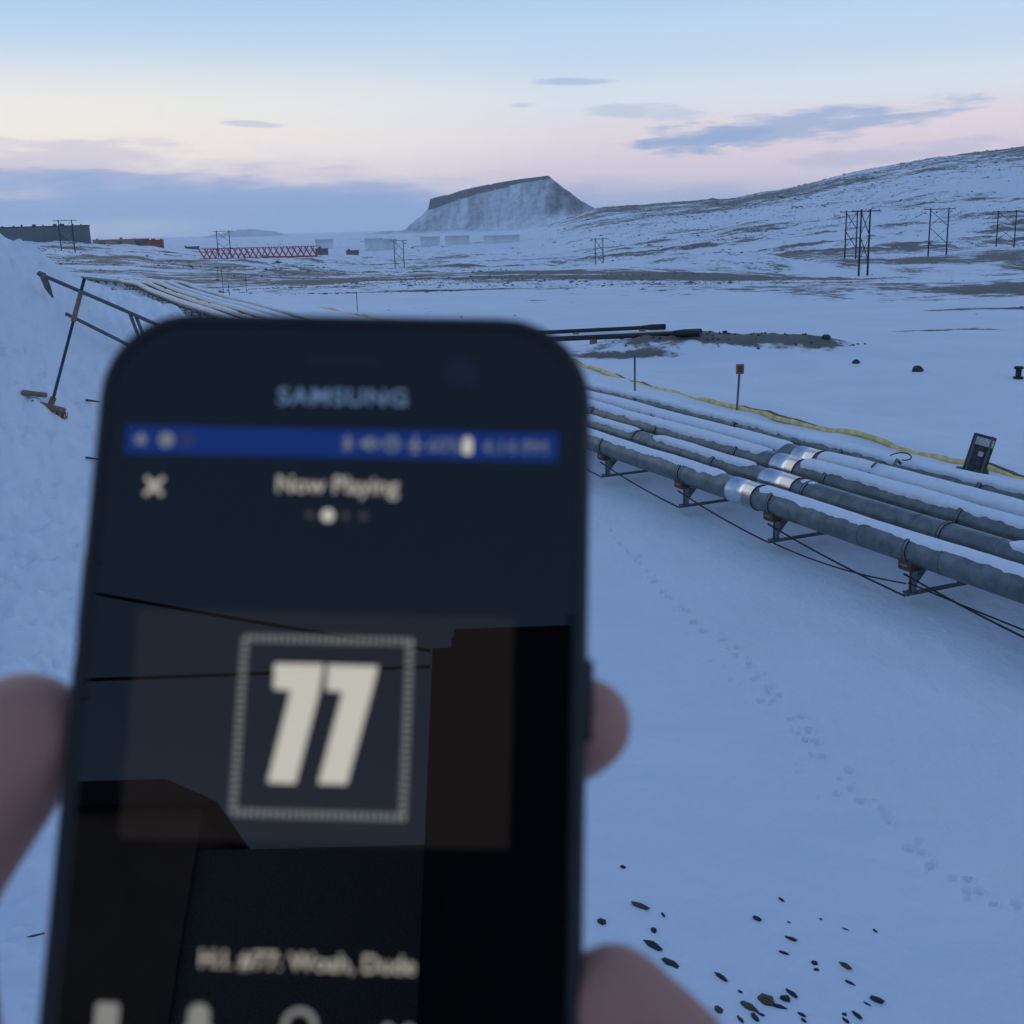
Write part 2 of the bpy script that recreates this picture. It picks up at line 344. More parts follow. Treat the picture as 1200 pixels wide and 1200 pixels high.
def height(x, y, detail=True):
    shp = np.shape(x); x = np.atleast_1d(np.asarray(x, float)).ravel(); y = np.atleast_1d(np.asarray(y, float)).ravel()
    d = np.hypot(x, y); a = np.degrees(np.arctan2(x, y))
    behind = sst(np.abs(a), 45, 100)
    z = table(d, a)*(1-behind)
    amp = np.interp(np.log(np.maximum(d, 1)), np.log([1, 25, 60, 150, 300, 800, 2000, 4000]), [.0, .03, .16, .75, 1.6, 3.0, 6.5, 7.0])
    wl = np.interp(np.log(np.maximum(d, 1)), np.log([1, 60, 200, 800, 3000]), [9, 12, 26, 80, 260])
    n = .55*fbm(x/9+3, y/9, 1, 4)*(d < 140)*(1-sst(d, 90, 140)) + .75*fbm(x/30, y/30+7, 2, 5, .55)*sst(d, 20, 90)*(1-sst(d, 900, 2000)) + .9*fbm(x/130, y/130, 3, 6, .58)*sst(d, 150, 500)
    n = n+.42*fbm(x/7.5, y/7.5, 5, 4, .6)*sst(d, 60, 130)*(1-sst(d, 500, 900))
    z = z+amp*2.2*n
    # a stony knoll with rounded flanks at the right middle distance
    z = z+5.5*np.exp(-(((x-47)/26)**2+((y-262)/22)**2))*(1+.5*fbm(x/12, y/12, 9, 4))
    # the spoil mound with the two tubes on it
    u = (x-6.4)*.976+(y-35.4)*-.218; v = (x-6.4)*.218+(y-35.4)*.976
    z = z+.55*np.exp(-(u/4.2)**4-(v/1.7)**2)*(1+.6*fbm(x/.9, y/.9, 12, 4))
    # ploughed bank on the left
    br = np.interp(d, BR, BZ); br = .5*br+.25*(np.interp(d-1, BR, BZ)+np.interp(d+1, BR, BZ))
    bf = (np.interp(a, BA, BF)+np.interp(a-1.5, BA, BF)+np.interp(a+1.5, BA, BF))/3*(a < 20)*(a > -120)
    bank = br*bf
    z = z+bank
    if detail:
        w = np.clip(bank/1.2, 0, 1)
        z = z+w*(.42*fbm(x/1.7, y/1.7, 21, 5, .62)+.46*np.abs(fbm(x/.55, y/.55, 22, 4, .62))-.07)
    # embankment the viewer stands on
    emb = np.where(y > -1, 2.3*(1-sst(d, 1.2, 4.3)), 2.3*(1-sst(np.abs(x), 14, 26))*sst(-y, -1.0, 0.6)*(1-sst(-y, 30, 50)))
    z = np.where((d < 60) & (emb > 0), np.maximum(z, emb), z)
    # drifts beside and behind the pipes
    o = x*PN[0]+y*PN[1]; s = x*PD[0]+y*PD[1]
    along = sst(-s, -14, -6)*(1-sst(-s, 70, 85))
    z = z+along*(-.05*(sst(o, 7.4, 8.4)-sst(o, 11.2, 11.7)) + (.44+.10*fbm(x/2.1, y/2.1, 31, 3))*sst(o, 11.38+.55*fbm(s/1.3, o*0, 32, 4), 11.80)*(1-sst(o, 12.6, 16.5)))
    if detail:
        u1 = x*.80-y*.60; v1 = x*.60+y*.80
        drift = np.maximum(0, .16-np.abs(fbm(v1/2.4+.6*fbm(u1/3, v1/3, 46, 2), u1/7.0, 45, 3)))/.16
        z = z+(.11*fbm(x/2.6, y/1.4, 41, 4)+.055*drift*drift*(.5+fbm(x/4, y/4, 47, 2))+.026*fbm(v1/.35, u1/.9, 43, 4, .6))*(1-sst(d, 30, 60))
    return z.reshape(shp)
def H1(x, y): return float(height(np.array([x]), np.array([y]))[0])
def ray_dir(px, py):
    v = CAM_M @ Vector(((px-600)/1338, (600-py)/1338, -1)); return v.normalized()
def along_ray(px, py, dist):                     # point at a known distance
    return Vector((0, 0, CAM_H))+ray_dir(px, py)*dist
def on_ground(px, py, near=4.4, far=3000):       # where a sight line meets the land
    d = ray_dir(px, py); t = near*np.power(far/near, np.linspace(0, 1, 5000))
    zz = CAM_H+d.z*t; g = height(d.x*t, d.y*t); k = np.argmax(zz < g)
    return Vector((d.x*t[k], d.y*t[k], g[k]))
def spot(px, dist):                              # bearing of an image column, distance along the land
    d = ray_dir(px, 285); q = math.hypot(d.x, d.y); x, y = d.x/q*dist, d.y/q*dist
    return Vector((x, y, H1(x, y)))

# animal track: pairs of small prints in a bounding line
trk = [(3.05, 5.55), (2.72, 6.0), (2.37, 7.39), (2.23, 8.55), (2.09, 10.29), (1.62, 12.19), (1.42, 13.9), (1.2, 15.5)]
prints = []
tp = np.array(trk); seg = np.hypot(*np.diff(tp, axis=0).T); cum = np.concatenate([[0], np.cumsum(seg)])
s_ = 0.0
while s_ < cum[-1]:
    x = np.interp(s_, cum, tp[:, 0]); y = np.interp(s_, cum, tp[:, 1])
    for k in range(3 if random.random() < .5 else 2):
        prints.append((x+random.gauss(0, .055), y+random.gauss(0, .07), random.uniform(.020, .031), random.uniform(.016, .030)))
    s_ += random.uniform(.20, .32)
for k in range(30):
    s_ = random.uniform(1.0, 5.5); x = np.interp(s_, cum, tp[:, 0]); y = np.interp(s_, cum, tp[:, 1])
    prints.append((x-random.uniform(-.12, .30), y+random.gauss(0, .15), random.uniform(.016, .026), random.uniform(.008, .018)))

def build_ground():
    th = np.radians(np.arange(44, .5, -.085)); r1 = 4.0/np.tan(th)
    r1 = r1[r1 > 4.1]; r0 = np.linspace(.15, 4.05, 16); n2 = 300
    r2 = r1[-1]*np.power(14000/r1[-1], np.arange(1, n2+1)/n2)
    r = np.concatenate([r0, r1, r2])
    az_ = np.concatenate([np.arange(-180, -40, 4), np.arange(-40, -27, .8), np.arange(-27, 27, .075), np.arange(27, 40, .8), np.arange(40, 180, 4)])
    A, Rr = np.meshgrid(np.radians(az_), r, indexing='xy')
    X = np.sin(A)*Rr; Y = np.cos(A)*Rr; Z = height(X, Y)
    for (x, y, rad, dep) in prints:
        m = (np.abs(X-x) < .15) & (np.abs(Y-y) < .15)
        q = ((X[m]-x)**2+((Y[m]-y)*.8)**2)/rad**2
        Z[m] += -dep*np.exp(-q*q)+.25*dep*np.exp(-((np.sqrt(q)-1.5)/.35)**2)
    me = grid_mesh('ground', np.stack([X, Y, Z], -1), closed=True)
    # where wind has bared the land
    d = Rr; x = X; y = Y
    big = fbm(x/70, y/28, 51, 5, .6)*1.0+.5*fbm(x/22, y/6, 52, 4, .6)
    zs = height(x, y, False)
    conv = fbm(x/30, y/30+7, 2, 5, .55)
    b = sst(d, 46, 80)*(.45+1.6*big+.9*conv)*(1-.45*sst(d, 500, 1000))
    b = b+.16*sst(np.degrees(A), 4, 9)*sst(d, 55, 75)*(1-sst(d, 300, 500))
    b = b+sst(d, 900, 1700)*(.42+.95*fbm(x/150, y/400, 55, 6, .68))*sst(np.degrees(A), 1, 5)
    crest = np.exp(-((d-2500)/170)**2)*sst(np.degrees(A), 2.5, 5)
    b = b+.5*crest
    b = b*(1-sst(d, 3000, 5000)*.6)
    for (sx, sy, a_, b_, an, st) in BARE_SPOTS:
        u = (x-sx)*math.cos(an)+(y-sy)*math.sin(an); v = -(x-sx)*math.sin(an)+(y-sy)*math.cos(an)
        b = np.maximum(b, st*np.exp(-(u/a_)**4-(v/b_)**2)-.0)
    kn = np.exp(-(((x-49)/30)**2+((y-258)/22)**2)); b = np.maximum(b, .62*kn+.3*(big)*kn)
    o = x*PN[0]+y*PN[1]; s = x*PD[0]+y*PD[1]
    b = np.maximum(b, .50*np.exp(-((o-9.2)/1.6)**2)*sst(-s, 34, 44)*(1-sst(-s, 90, 100)))
    b = np.where(d < 26, 0, b)
    at = me.attributes.new('bare', 'FLOAT', 'POINT'); at.data.foreach_set('value', np.clip(b, -1, 1).reshape(-1).astype(np.float32))
    g = link('ground', me, 'ground'); tag(g, kind='structure')
    return g
build_ground()

# ------------------------------------------------------------------ table mountain and far ridge
def mesa_mat():
    m = bpy.data.materials.new('snowy_scree'); m.use_nodes = True; t = m.node_tree; p = t.nodes['Principled BSDF']; k = t.links
    at = t.nodes.new('ShaderNodeAttribute'); at.attribute_name = 'bare'
    geo = t.nodes.new('ShaderNodeNewGeometry').outputs['Position']
    n = t.nodes.new('ShaderNodeTexNoise'); n.inputs['Scale'].default_value = .035; n.inputs['Detail'].default_value = 9; n.inputs['Roughness'].default_value = .72; k.new(geo, n.inputs['Vector'])
    a = t.nodes.new('ShaderNodeMath'); a.operation = 'MULTIPLY_ADD'; k.new(n.outputs['Fac'], a.inputs[0]); a.inputs[1].default_value = .9; k.new(at.outputs['Fac'], a.inputs[2])
    mr = t.nodes.new('ShaderNodeMapRange'); mr.interpolation_type = 'SMOOTHSTEP'; mr.inputs[1].default_value = .40; mr.inputs[2].default_value = 1.45; k.new(a.outputs[0], mr.inputs[0])
    mx = t.nodes.new('ShaderNodeMix'); mx.data_type = 'RGBA'; mx.inputs[6].default_value = (.78, .79, .81, 1); mx.inputs[7].default_value = (.045, .04, .04, 1)
    k.new(mr.outputs[0], mx.inputs[0]); k.new(mx.outputs[2], p.inputs['Base Color']); p.inputs['Roughness'].default_value = .9
    return m
MT['mesa'] = mesa_mat()
def build_mesa():
    D = 5000.0
    dl = ray_dir(505, 262); dr = ray_dir(643, 262)
    L0 = Vector((dl.x/dl.y*D, D)); R0 = Vector((dr.x/dr.y*(D-40), D-40))
    ax = (R0-L0).normalized(); nn = Vector((-ax.y, ax.x)); wid = (R0-L0).length
    us = np.linspace(-420, wid+620, 430); vs = np.linspace(-560, 720, 300)
    U, V = np.meshgrid(us, vs, indexing='xy')
    wob = 26*fbm(U/90, V/90, 61, 5, .6)+9*fbm(U/18, V/18, 64, 3)
    # signed distance to a rounded block 0..wid by 0..260
    qx = np.maximum(np.maximum(-U, U-wid), 0); qy = np.maximum(np.maximum(-V, V-300), 0)
    dist = np.hypot(qx, qy)+wob*.9
    tt = np.clip(U/wid, 0, 1)
    top = 138+tt*76+9*np.sin(np.clip(tt, 0, 1)*math.pi)+5*fbm(U/120, V/120, 62, 4)
    cl = 42-33*tt+8*fbm(U/40, V*0, 63, 3)
    zc = np.where(dist <= 0, top, top-np.clip(dist/9, 0, 1)*cl)
    tal = np.maximum(dist-9, 0)
    gul = 10*fbm(U/26, V/140, 66, 4, .55)+5*fbm(U/9, V/90, 67, 3)
    fall = .80-.10*sst(tal, 60, 260)
    z = zc-tal*fall+gul*sst(tal, 5, 70)*(1-sst(tal, 170, 280))
    z = np.maximum(z, -30+0*z)-20*0
    apron = -20+30*np.exp(-np.maximum(tal-170, 0)/160)*sst(tal, 100, 200)+4*fbm(U/50, V/50, 68, 4)
    z = np.maximum(z-14, apron-12)
    P = np.stack([L0.x+U*ax.x+V*nn.x, L0.y+U*ax.y+V*nn.y, z], -1)
    me = grid_mesh('mesa', P)
    bare = np.where((dist > 0) & (dist < 13), .95, 0)+np.where(dist >= 13, .43+.60*(fbm(U/30, V/160, 69, 5, .6)+.02)*1.1-.30*sst(tal, 150, 320)+.3*sst(U, wid-40, wid+60)*(1-sst(tal, 150, 260)), 0)
    bare = np.where(dist <= 0, .15+.7*(dist > -12), bare)
    at = me.attributes.new('bare', 'FLOAT', 'POINT'); at.data.foreach_set('value', bare.reshape(-1).astype(np.float32))
    tag(link('mesa', me, 'mesa'), 'flat topped mountain with dark cliff rim and snowy scree slopes', 'mountain', kind='structure')
build_mesa()
def far_ridge(px0, px1, dist, hgt, seed, name='far_ridge'):
    a = ray_dir(px0, 270); b = ray_dir(px1, 270)
    P = []
    A = np.array([a.x/a.y*dist, dist]); B = np.array([b.x/b.y*dist, dist]); n = np.array([0, 1.0])
    us = np.linspace(0, 1, 70); vs = np.linspace(-1, 1, 25); U, V = np.meshgrid(us, vs, indexing='xy')
    prof = (1-np.abs(U*2-1)**2.6)*(1+.5*fbm(U*9, U*0, seed, 4))
    Z = -24+hgt*prof*np.clip(1-V**2, 0, 1)
    X = A[0]+(B[0]-A[0])*U; Y = dist+V*260
    me = grid_mesh(name, np.stack([X, Y, Z], -1))
    at = me.attributes.new('bare', 'FLOAT', 'POINT'); at.data.foreach_set('value', (.35+0*Z).reshape(-1).astype(np.float32))
    tag(link(name, me, 'mesa'), kind='structure')
far_ridge(240, 338, 7200, 44, 3)

# ------------------------------------------------------------------ pipelines
ZP = {}
BEND = -95.0
_rs = np.arange(0, 101, 1.0); _rx = np.array([PN*9.6+PD*-q for q in _rs]); _rz = height(_rx[:, 0], _rx[:, 1], False)
_rz = np.convolve(np.pad(_rz, 4, mode='edge'), np.ones(9)/9, 'valid')*sst(_rs, 18, 34)
def rise_at(s): return float(np.interp(-s, _rs, _rz))
def ground_flat(off, s):
    x, y = pipe_xy(off, s); return H1(x, y)
def pipe_path(off, z, s0, s1, step=.5):
    pts = []
    for s in np.arange(s0, s1-1e-6, -step):
        q = pipe_xy(off, s); pts.append(Vector((q[0], q[1], z+rise_at(s))))
    return pts
leg_dir = None
def bend_path(off, z):
    # past the bend the line swings left and runs on behind the ploughed bank
    q = pipe_xy(off, BEND); tgt = spot(78, 116); t2 = Vector((tgt.x-pipe_xy(9.6, BEND)[0], tgt.y-pipe_xy(9.6, BEND)[1])).normalized()
    nn = Vector((-t2.y, t2.x))
    base = Vector(pipe_xy(9.6, BEND)); o = (off-9.6)
    # mitred corner
    tin = Vector((-PD[0], -PD[1])); nin = Vector(PN)
    bis = (nin+Vector((t2.y, -t2.x))).normalized(); c = bis.dot(nin)
    corner = base+bis*(o/c)
    end = base+t2*34+Vector((t2.y, -t2.x))*o
    return corner, end, t2
def snow_cap(name, pts, r, parent, seed, s_len=.05, gaps=0.0, half=62, thick=.045, clear=(), s0=2.0):
    """snow lying along the top of a pipe, with a ragged lower edge"""
    P = []
    # resample
    cum_ = [0]
    for a, b in zip(pts[:-1], pts[1:]): cum_.append(cum_[-1]+(b-a).length)
    tot = cum_[-1]; n = int(tot/s_len)+1; ss = np.linspace(0, tot, n)
    arr = np.array([p[:] for p in pts]); c = np.stack([np.interp(ss, cum_, arr[:, i]) for i in range(3)], -1)
    tg = np.gradient(c, axis=0); tg /= np.linalg.norm(tg, axis=1)[:, None]
    side = np.cross(tg, [0, 0, 1.0]); side /= np.linalg.norm(side, axis=1)[:, None]; up = np.cross(side, tg)
    eL = half+15*fbm(ss/.9, ss*0, seed, 4, .6)+24*fbm(ss/.13, ss*0+3, seed+1, 3, .65); eR = half+15*fbm(ss/.9, ss*0+9, seed+2, 4, .6)+24*fbm(ss/.13, ss*0+5, seed+3, 3, .65)
    th = thick*(1+1.0*fbm(ss/1.4, ss*0, seed+4, 4))
    if gaps:
        g = sst(fbm(ss/1.6, ss*0, seed+6, 3), gaps-.5, gaps-.38)
        th = th*g-(.012)*(1-g); eL = eL*(.3+.7*g); eR = eR*(.3+.7*g)
    for (c0, w0) in clear:
        g = sst(np.abs((s0-ss)-c0+.03*fbm(ss/.1, ss*0, seed+9, 2)), w0/2, w0/2+.08); th = th*g-.02*(1-g); eL = eL*(.3+.7*g); eR = eR*(.3+.7*g)
    K = 11; f = np.linspace(-1, 1, K)
    for i in range(K):
        ang = np.radians(np.where(f[i] < 0, eL*-f[i]*-1, eR*f[i]))
        hgt = th*np.sqrt(np.maximum(0, 1-abs(f[i])**3.0))*(1+.35*fbm(ss/.3+i, ss*0+i*.7, seed+8, 3))-.004*(abs(f[i]) > .95)
        rr = r+hgt
        P.append(c+side*(np.sin(ang)*rr)[:, None]+up*(np.cos(ang)*rr)[:, None])
    me = grid_mesh(name, np.stack(P, 1)); return link(name, me, 'snow', parent)
def make_pipe(off, z, r, label, s0=2.0, sleeves=(), strap_s=(), seed=0, gaps=0, half=60, bend=True, thick=.045):
    root = thing('insulated_pipe', label, 'pipe', group='pipes of the raised pipeline')
    pts = pipe_path(off, z, s0, BEND+.5)
    if bend:
        c, e, t2 = bend_path(off, z); zc = z+rise_at(BEND)
        pts += [Vector((c.x, c.y, zc)).lerp(pts[-1], .3), Vector((c.x, c.y, zc)), Vector((c.x, c.y, zc)).lerp(Vector((e.x, e.y, zc+.1)), .02), Vector((e.x, e.y, zc+.1))]
    bm = NB(); tube(bm, pts, r, 20); j = obj('cladding', bm, 'jacket', root, True)
    snow_cap('snow_cap', pts, r, root, 100+seed*20, gaps=gaps, half=half, thick=thick, clear=[(a-.12, b+.30) for a, b in sleeves], s0=s0)
    def ring(name, s, w, rr, m):
        q = pipe_path(off, z, s+w/2, s-w/2-1e-3, w); bm = NB(); tube(bm, q, rr, 24); return obj(name, bm, m, root, True)
    for (s, w) in sleeves: ring('metal_sleeve', s, w, r+.014, 'sleeve')
    for s in strap_s: ring('strap', s, .05, r+.012, 'strap')
    for s in np.arange(s0-.7, -30, -1.22): ring('cladding_seam', s, .012, r+.0025, 'jacket')
    return root
SUP = [-8.94+2.36*k for k in range(3, 0, -1)]+[-8.94, -11.33, -13.43, -15.75]+[-15.75-2.3*k for k in range(1, 34)]
near_s = [s for s in SUP if s > -40]
p1 = make_pipe(8.46, .555, .158, 'grey clad pipe nearest the viewer, lowest of the pipeline, bright metal sleeve at mid length', sleeves=[(-11.95, .56)], strap_s=near_s, seed=1, half=40, thick=.03)
p2 = make_pipe(9.20, .530, .158, 'grey clad pipe just behind the nearest one, mostly bare with patchy snow', sleeves=[(-12.2, .70)], strap_s=[s-.3 for s in near_s], seed=2, gaps=.40, half=44, thick=.035)
p3 = make_pipe(9.93, .510, .190, 'thick pipe in the middle of the bundle with dark underside and snowy top', sleeves=[(-13.0, .52)], strap_s=[s-.75 for s in near_s], seed=3, half=46, thick=.035)
p4 = make_pipe(10.62, .475, .190, 'snow covered pipe farthest back of the raised bundle', sleeves=[(-13.45, .48)], strap_s=[-12.0, -17.8, -23, -30], seed=4, half=64, thick=.035)
# half-buried pipe behind
root = thing('buried_pipe', 'dark pipe half sunk in a snow drift behind the raised pipes', 'pipe')
pts = [Vector((*pipe_xy(11.46+.04*math.sin(s*.6), s), .46+rise_at(s))) for s in np.arange(2, -90, -.5)]
bm = NB(); tube(bm, pts, .14, 16); obj('cladding', bm, 'jacket', root, True)
snow_cap('snow_cap', pts, .14, root, 333, gaps=.12, half=52, thick=.05)
for s in (-9.6, -10.9, -13.6, -16.5, -20, -24):
    bm = NB(); q = [Vector((*pipe_xy(11.46+.04*math.sin(t*.6), t), .46)) for t in (s+.03, s-.03)]; tube(bm, q, .16, 16); obj('strap', bm, 'strap', root, True)
# yellow hose lying on the drift
yp = []
for (s, off) in [(2, 12.4), (-4, 12.4), (-10.9, 12.38), (-13.9, 12.46), (-16.5, 12.42), (-18.7, 12.5), (-22, 12.75), (-26, 13.4), (-32, 14.2), (-42, 14.6), (-60, 15)]: yp.append((s, off))
ys = np.arange(2, -60, -.12); yo = np.interp(-ys, [-a for a, b in yp], [b for a, b in yp])+.10*fbm(ys/1.5, ys*0, 71, 3)
Q = [pipe_xy(o, s) for o, s in zip(yo, ys)]; gz_ = height(np.array([q[0] for q in Q]), np.array([q[1] for q in Q]))
yz = gz_+.008+.16*fbm(ys/1.1, ys*0, 72, 4)
bm = NB(); tube(bm, [Vector((q[0], q[1], z)) for q, z in zip(Q, yz)], .048, 8)
tag(obj('yellow_hose', bm, 'yellow', None, True), 'yellowish hose half buried in snow behind the pipes', 'hose')
bm = NB(); tube(bm, [Vector((q[0]+.09*PN[0], q[1]+.09*PN[1], z+.03*math.sin(i*.13))) for i, (q, z) in enumerate(zip(Q, yz))], .026, 6)
tag(obj('tan_rope', bm, 'wood', None, True), 'thin tan line running along the yellow hose', 'rope')

# trestles
def make_support(o1, o2, tall, group, label):
    """front and rear leg, foot beam, cross beam, gusset, rusty block; local x across the pipes"""
    t = thing('pipe_support', label, 'support', group=group); w = o2-o1
    bm = NB(); box(bm, (w/2, 0, .02), (w+.20, .06, .03), bev=.004); obj('foot_beam', bm, 'steel', t)
    bm = NB(); box(bm, (w/2, 0, tall-.05), (w+.18, .08, .07), bev=.006); obj('cross_beam', bm, 'steel', t)
    for x in (0, w):
        bm = NB(); box(bm, (x, 0, .03), (.16, .13, .02), bev=.004); obj('foot_plate', bm, 'steel', t)
    for x in (0, w):
        bm = NB()
        for dy in (-.028, .028): box(bm, (x, dy, tall/2-.02), (.055, .010, tall-.12))
        box(bm, (x, 0, tall/2-.02), (.010, .050, tall-.12)); obj('leg', bm, 'galv', t)
    bm = NB(); prism(bm, [(.045, tall-.10), (.19, tall-.10), (.045, tall-.26)], -.008, .008)
    bmesh.ops.rotate(bm, verts=bm.verts, cent=(0, 0, 0), matrix=Matrix.Rotation(R(90), 3, 'X')); obj('gusset', bm, 'steel', t)
    bm = NB(); box(bm, (-.06, 0, tall-.02), (.16, .20, .12), bev=.015); b = obj('bearing_block', bm, 'rust', t)
    bm = NB(); box(bm, (-.10, 0, tall+.055), (.07, .14, .03), bev=.012); obj('snow_lump', bm, 'snow', b)
    bm = NB()
    for k in range(9):
        pass
    prism(bm, [(-.15, 0), (.15, 0), (.12, .075), (.06, .03), (0, .018), (-.06, .03), (-.12, .075)], -.06, .06)
    bmesh.ops.rotate(bm, verts=bm.verts, cent=(0, 0, 0), matrix=Matrix.Rotation(R(90), 3, 'X'))
    bmesh.ops.translate(bm, verts=bm.verts, vec=(0, 0, tall-.03)); obj('saddle', bm, 'steel', t)
    return t
FRONT_L = {-8.94: 'steel trestle under the front pipe, nearest fully seen one at the right',
           -11.33: 'steel trestle under the front pipe just right of its bright metal sleeve',
           -13.43: 'steel trestle under the front pipe just left of its bright metal sleeve',
           -15.75: 'steel trestle under the front pipe beside the edge of the phone'}
def place_supports(o1, o2, zc, r, group, label, sel, shift=0, special=None):
    proto = None
    ang = math.atan2(PN[1], PN[0])
    for s in sel:
        q = pipe_xy(o1, s+shift); g = H1(q[0], q[1])
        rise = rise_at(s)
        tall = .37
        if proto is None: o = proto = make_support(o1, o2, tall, group, label)
        else: o = copy_tree(proto)
        o.location = (q[0], q[1], zc-r-tall+.03+rise); o.rotation_euler = (0, 0, ang)
        o['label'] = (special or {}).get(round(s, 2), label)
place_supports(8.46, 9.22, .555, .158, 'trestles under the two front pipes', 'small steel trestle under the two front pipes, farther along the line', SUP, special=FRONT_L)
place_supports(9.93, 10.62, .505, .190, 'trestles under the two rear pipes', 'steel trestle under the rear pipes of the pipeline', SUP, shift=-1.1)
# trestles beyond the bend
c1, e1, t2 = bend_path(8.46, .5)
proto = None
for k in range(12):
    f = .06+k*.078; pth = c1.lerp(e1, f)
    t = make_support(0, 2.1, .42, 'trestles beyond the bend', 'small trestle under the pipeline beyond its far bend') if proto is None else copy_tree(proto)
    proto = proto or t
    t.location = (pth.x, pth.y, rise_at(BEND)+.02); t.rotation_euler = (0, 0, math.atan2(-t2.x, t2.y))
# cables slung along the supports
def cable(name, pts, r, label):
    bm = NB(); tube(bm, pts, r, 6); tag(obj(name, bm, 'cable', None, True), label, 'cable')
def pp(off, s, z): q = pipe_xy(off, s); return Vector((q[0], q[1], z))
def sag(a, b, d, n=10): return [a.lerp(b, i/n)-Vector((0, 0, d*4*(i/n)*(1-i/n))) for i in range(n+1)]
ca = []
for a, b in zip(near_s[:-1], near_s[1:]): ca += sag(pp(8.28, a, .05), pp(8.34, b, .40), .02)[:-1] if False else [pp(8.36, a-.05, .33), pp(8.55, (a+b)/2, .10), pp(8.95, b+.25, .035)]
def poly_cable(s_a, s_b, z_a, z_b, o_a, o_b, d): return sag(pp(o_a, s_a, z_a), pp(o_b, s_b, z_b), d, 14)
for a, b in zip(near_s[:-1], near_s[1:]):
    if a < -18: break
    cable('support_cable', poly_cable(a, b-.0, .06, .31, 8.36, 8.33, .03), .011, {-8.94: 'thin black cable slung from the nearest trestle to the next', -11.33: 'thin black cable left of the trestle by the sleeve', -13.43: 'thin black cable between the two leftmost near trestles'}.get(round(a, 2), 'thin black cable slung below the front pipe, %s of those off the right edge' % {0: 'outermost', 1: 'second', 2: 'third'}[near_s.index(a)] if a > -8 else 'thin black cable beside the phone edge'))
cable('support_cable', poly_cable(-4.2, -8.94, .03, .20, 8.8, 8.40, .05), .009, 'lower thin black cable running right from the nearest trestle')
cable('support_cable', poly_cable(-8.94, -11.33, .20, .05, 8.36, 8.42, .06), .009, 'lower slack black cable between the two nearest trestles')
# bent strap and wire loop on the rear pipe
t = thing('wire_loop', 'dark strap and curled wire loop on top of the rear pipes', 'wire', (0, 0, 0))
bm = NB(); c = pp(11.22, -12.25, .66); tube(bm, [c+Vector((.13*math.cos(a)*1.2, .10*math.sin(a), .035+.035*math.sin(a*1.3))) for a in np.linspace(-1.6, 2.4, 18)], .009, 6); obj('loop', bm, 'cable', t, True)
bm = NB(); tube(bm, [pp(10.62+.222*math.cos(a), -11.98-.02*math.cos(a), .50+.235*math.sin(a)) for a in np.linspace(.2, 2.3, 14)], .014, 6); obj('strap', bm, 'strap', t, True)
bm = NB(); tube(bm, [pp(10.86, -12.0, .60), pp(11.05, -12.12, .69), pp(11.15, -12.15, .62)], .022, 6); obj('bracket', bm, 'strap', t, True)

# ------------------------------------------------------------------ near-field things
# stakes
def stake(base, hgt, r, label, lean=0.0, plate=False, group=None):
    t = thing('marker_post' if plate else 'thin_stake', label, 'post' if plate else 'stake', base, 0, group)
    bm = NB(); tube(bm, [(0, 0, -.15), (lean*hgt, 0, hgt)], r, 8); obj('rod', bm, 'stake', t, True)
    if plate:
        bm = NB(); box(bm, (lean*hgt, -.02, hgt-.02), (.15, .03, .19), bev=.01); obj('reflector', bm, 'orange', t)
        bm = NB(); box(bm, (lean*hgt, -.045, hgt-.02), (.09, .02, .12), bev=.005); obj('reflector_face', bm, 'rust', t)
    else:
        bm = NB(); tube(bm, [(lean*hgt, 0, hgt), (lean*hgt, 0, hgt+.03)], r*1.5, 8); obj('cap', bm, 'stake', t)
    return t
b = on_ground(744, 470); stake(b, .92, .020, 'bare grey stake between the rear pipes and the yellow hose')
b = on_ground(863, 481); stake(b, .80, .022, 'leaning post with a faded orange plate on top', .06, True)
for (px, py, h, lab) in [(262, 344, 1.4, 'tallest thin stake of the left row beyond the pipeline'), (256, 331, 1.2, 'short thin stake behind the tallest one of the left row'), (289, 343, 1.1, 'thin stake right of the tallest one, above the phone'), (419, 365, .95, 'lone thin stake just above the top edge of the phone'), (269, 347, .6, 'stub of a stake at the foot of the tallest one')]:
    stake(on_ground(px, py), h, .022, lab)
# weathered board box
b = on_ground(1140, 556); a = math.atan2(b.y, b.x)-math.pi/2
t = thing('weathered_panel', 'dark weathered panel standing tilted in the snow behind the pipes', 'panel', b, a)
rt = Matrix.Rotation(R(14), 3, 'Y') @ Matrix.Rotation(R(-8), 3, 'X')
bm = NB(); box(bm, (.06, 0, .27), (.30, .07, .58), rt, .012); obj('board', bm, 'board', t)
bm = NB(); box(bm, (.125, -.012, .46), (.24, .065, .11), rt, .006); obj('pale_patch', bm, 'pale', t)
bm = NB(); box(bm, (-.045, -.03, .30), (.03, .075, .52), rt, .004); obj('edge_rail', bm, 'steel', t)
bm = NB(); box(bm, (.165, -.03, .30), (.03, .075, .50), rt, .004); obj('edge_rail', bm, 'steel', t)
bm = NB(); box(bm, (.08, -.05, .30), (.07, .03, .07), rt, .01); obj('latch', bm, 'pale', t)
bm = NB(); box(bm, (-.02, 0, .03), (.44, .20, .12), None, .03); obj('foot', bm, 'board', t)
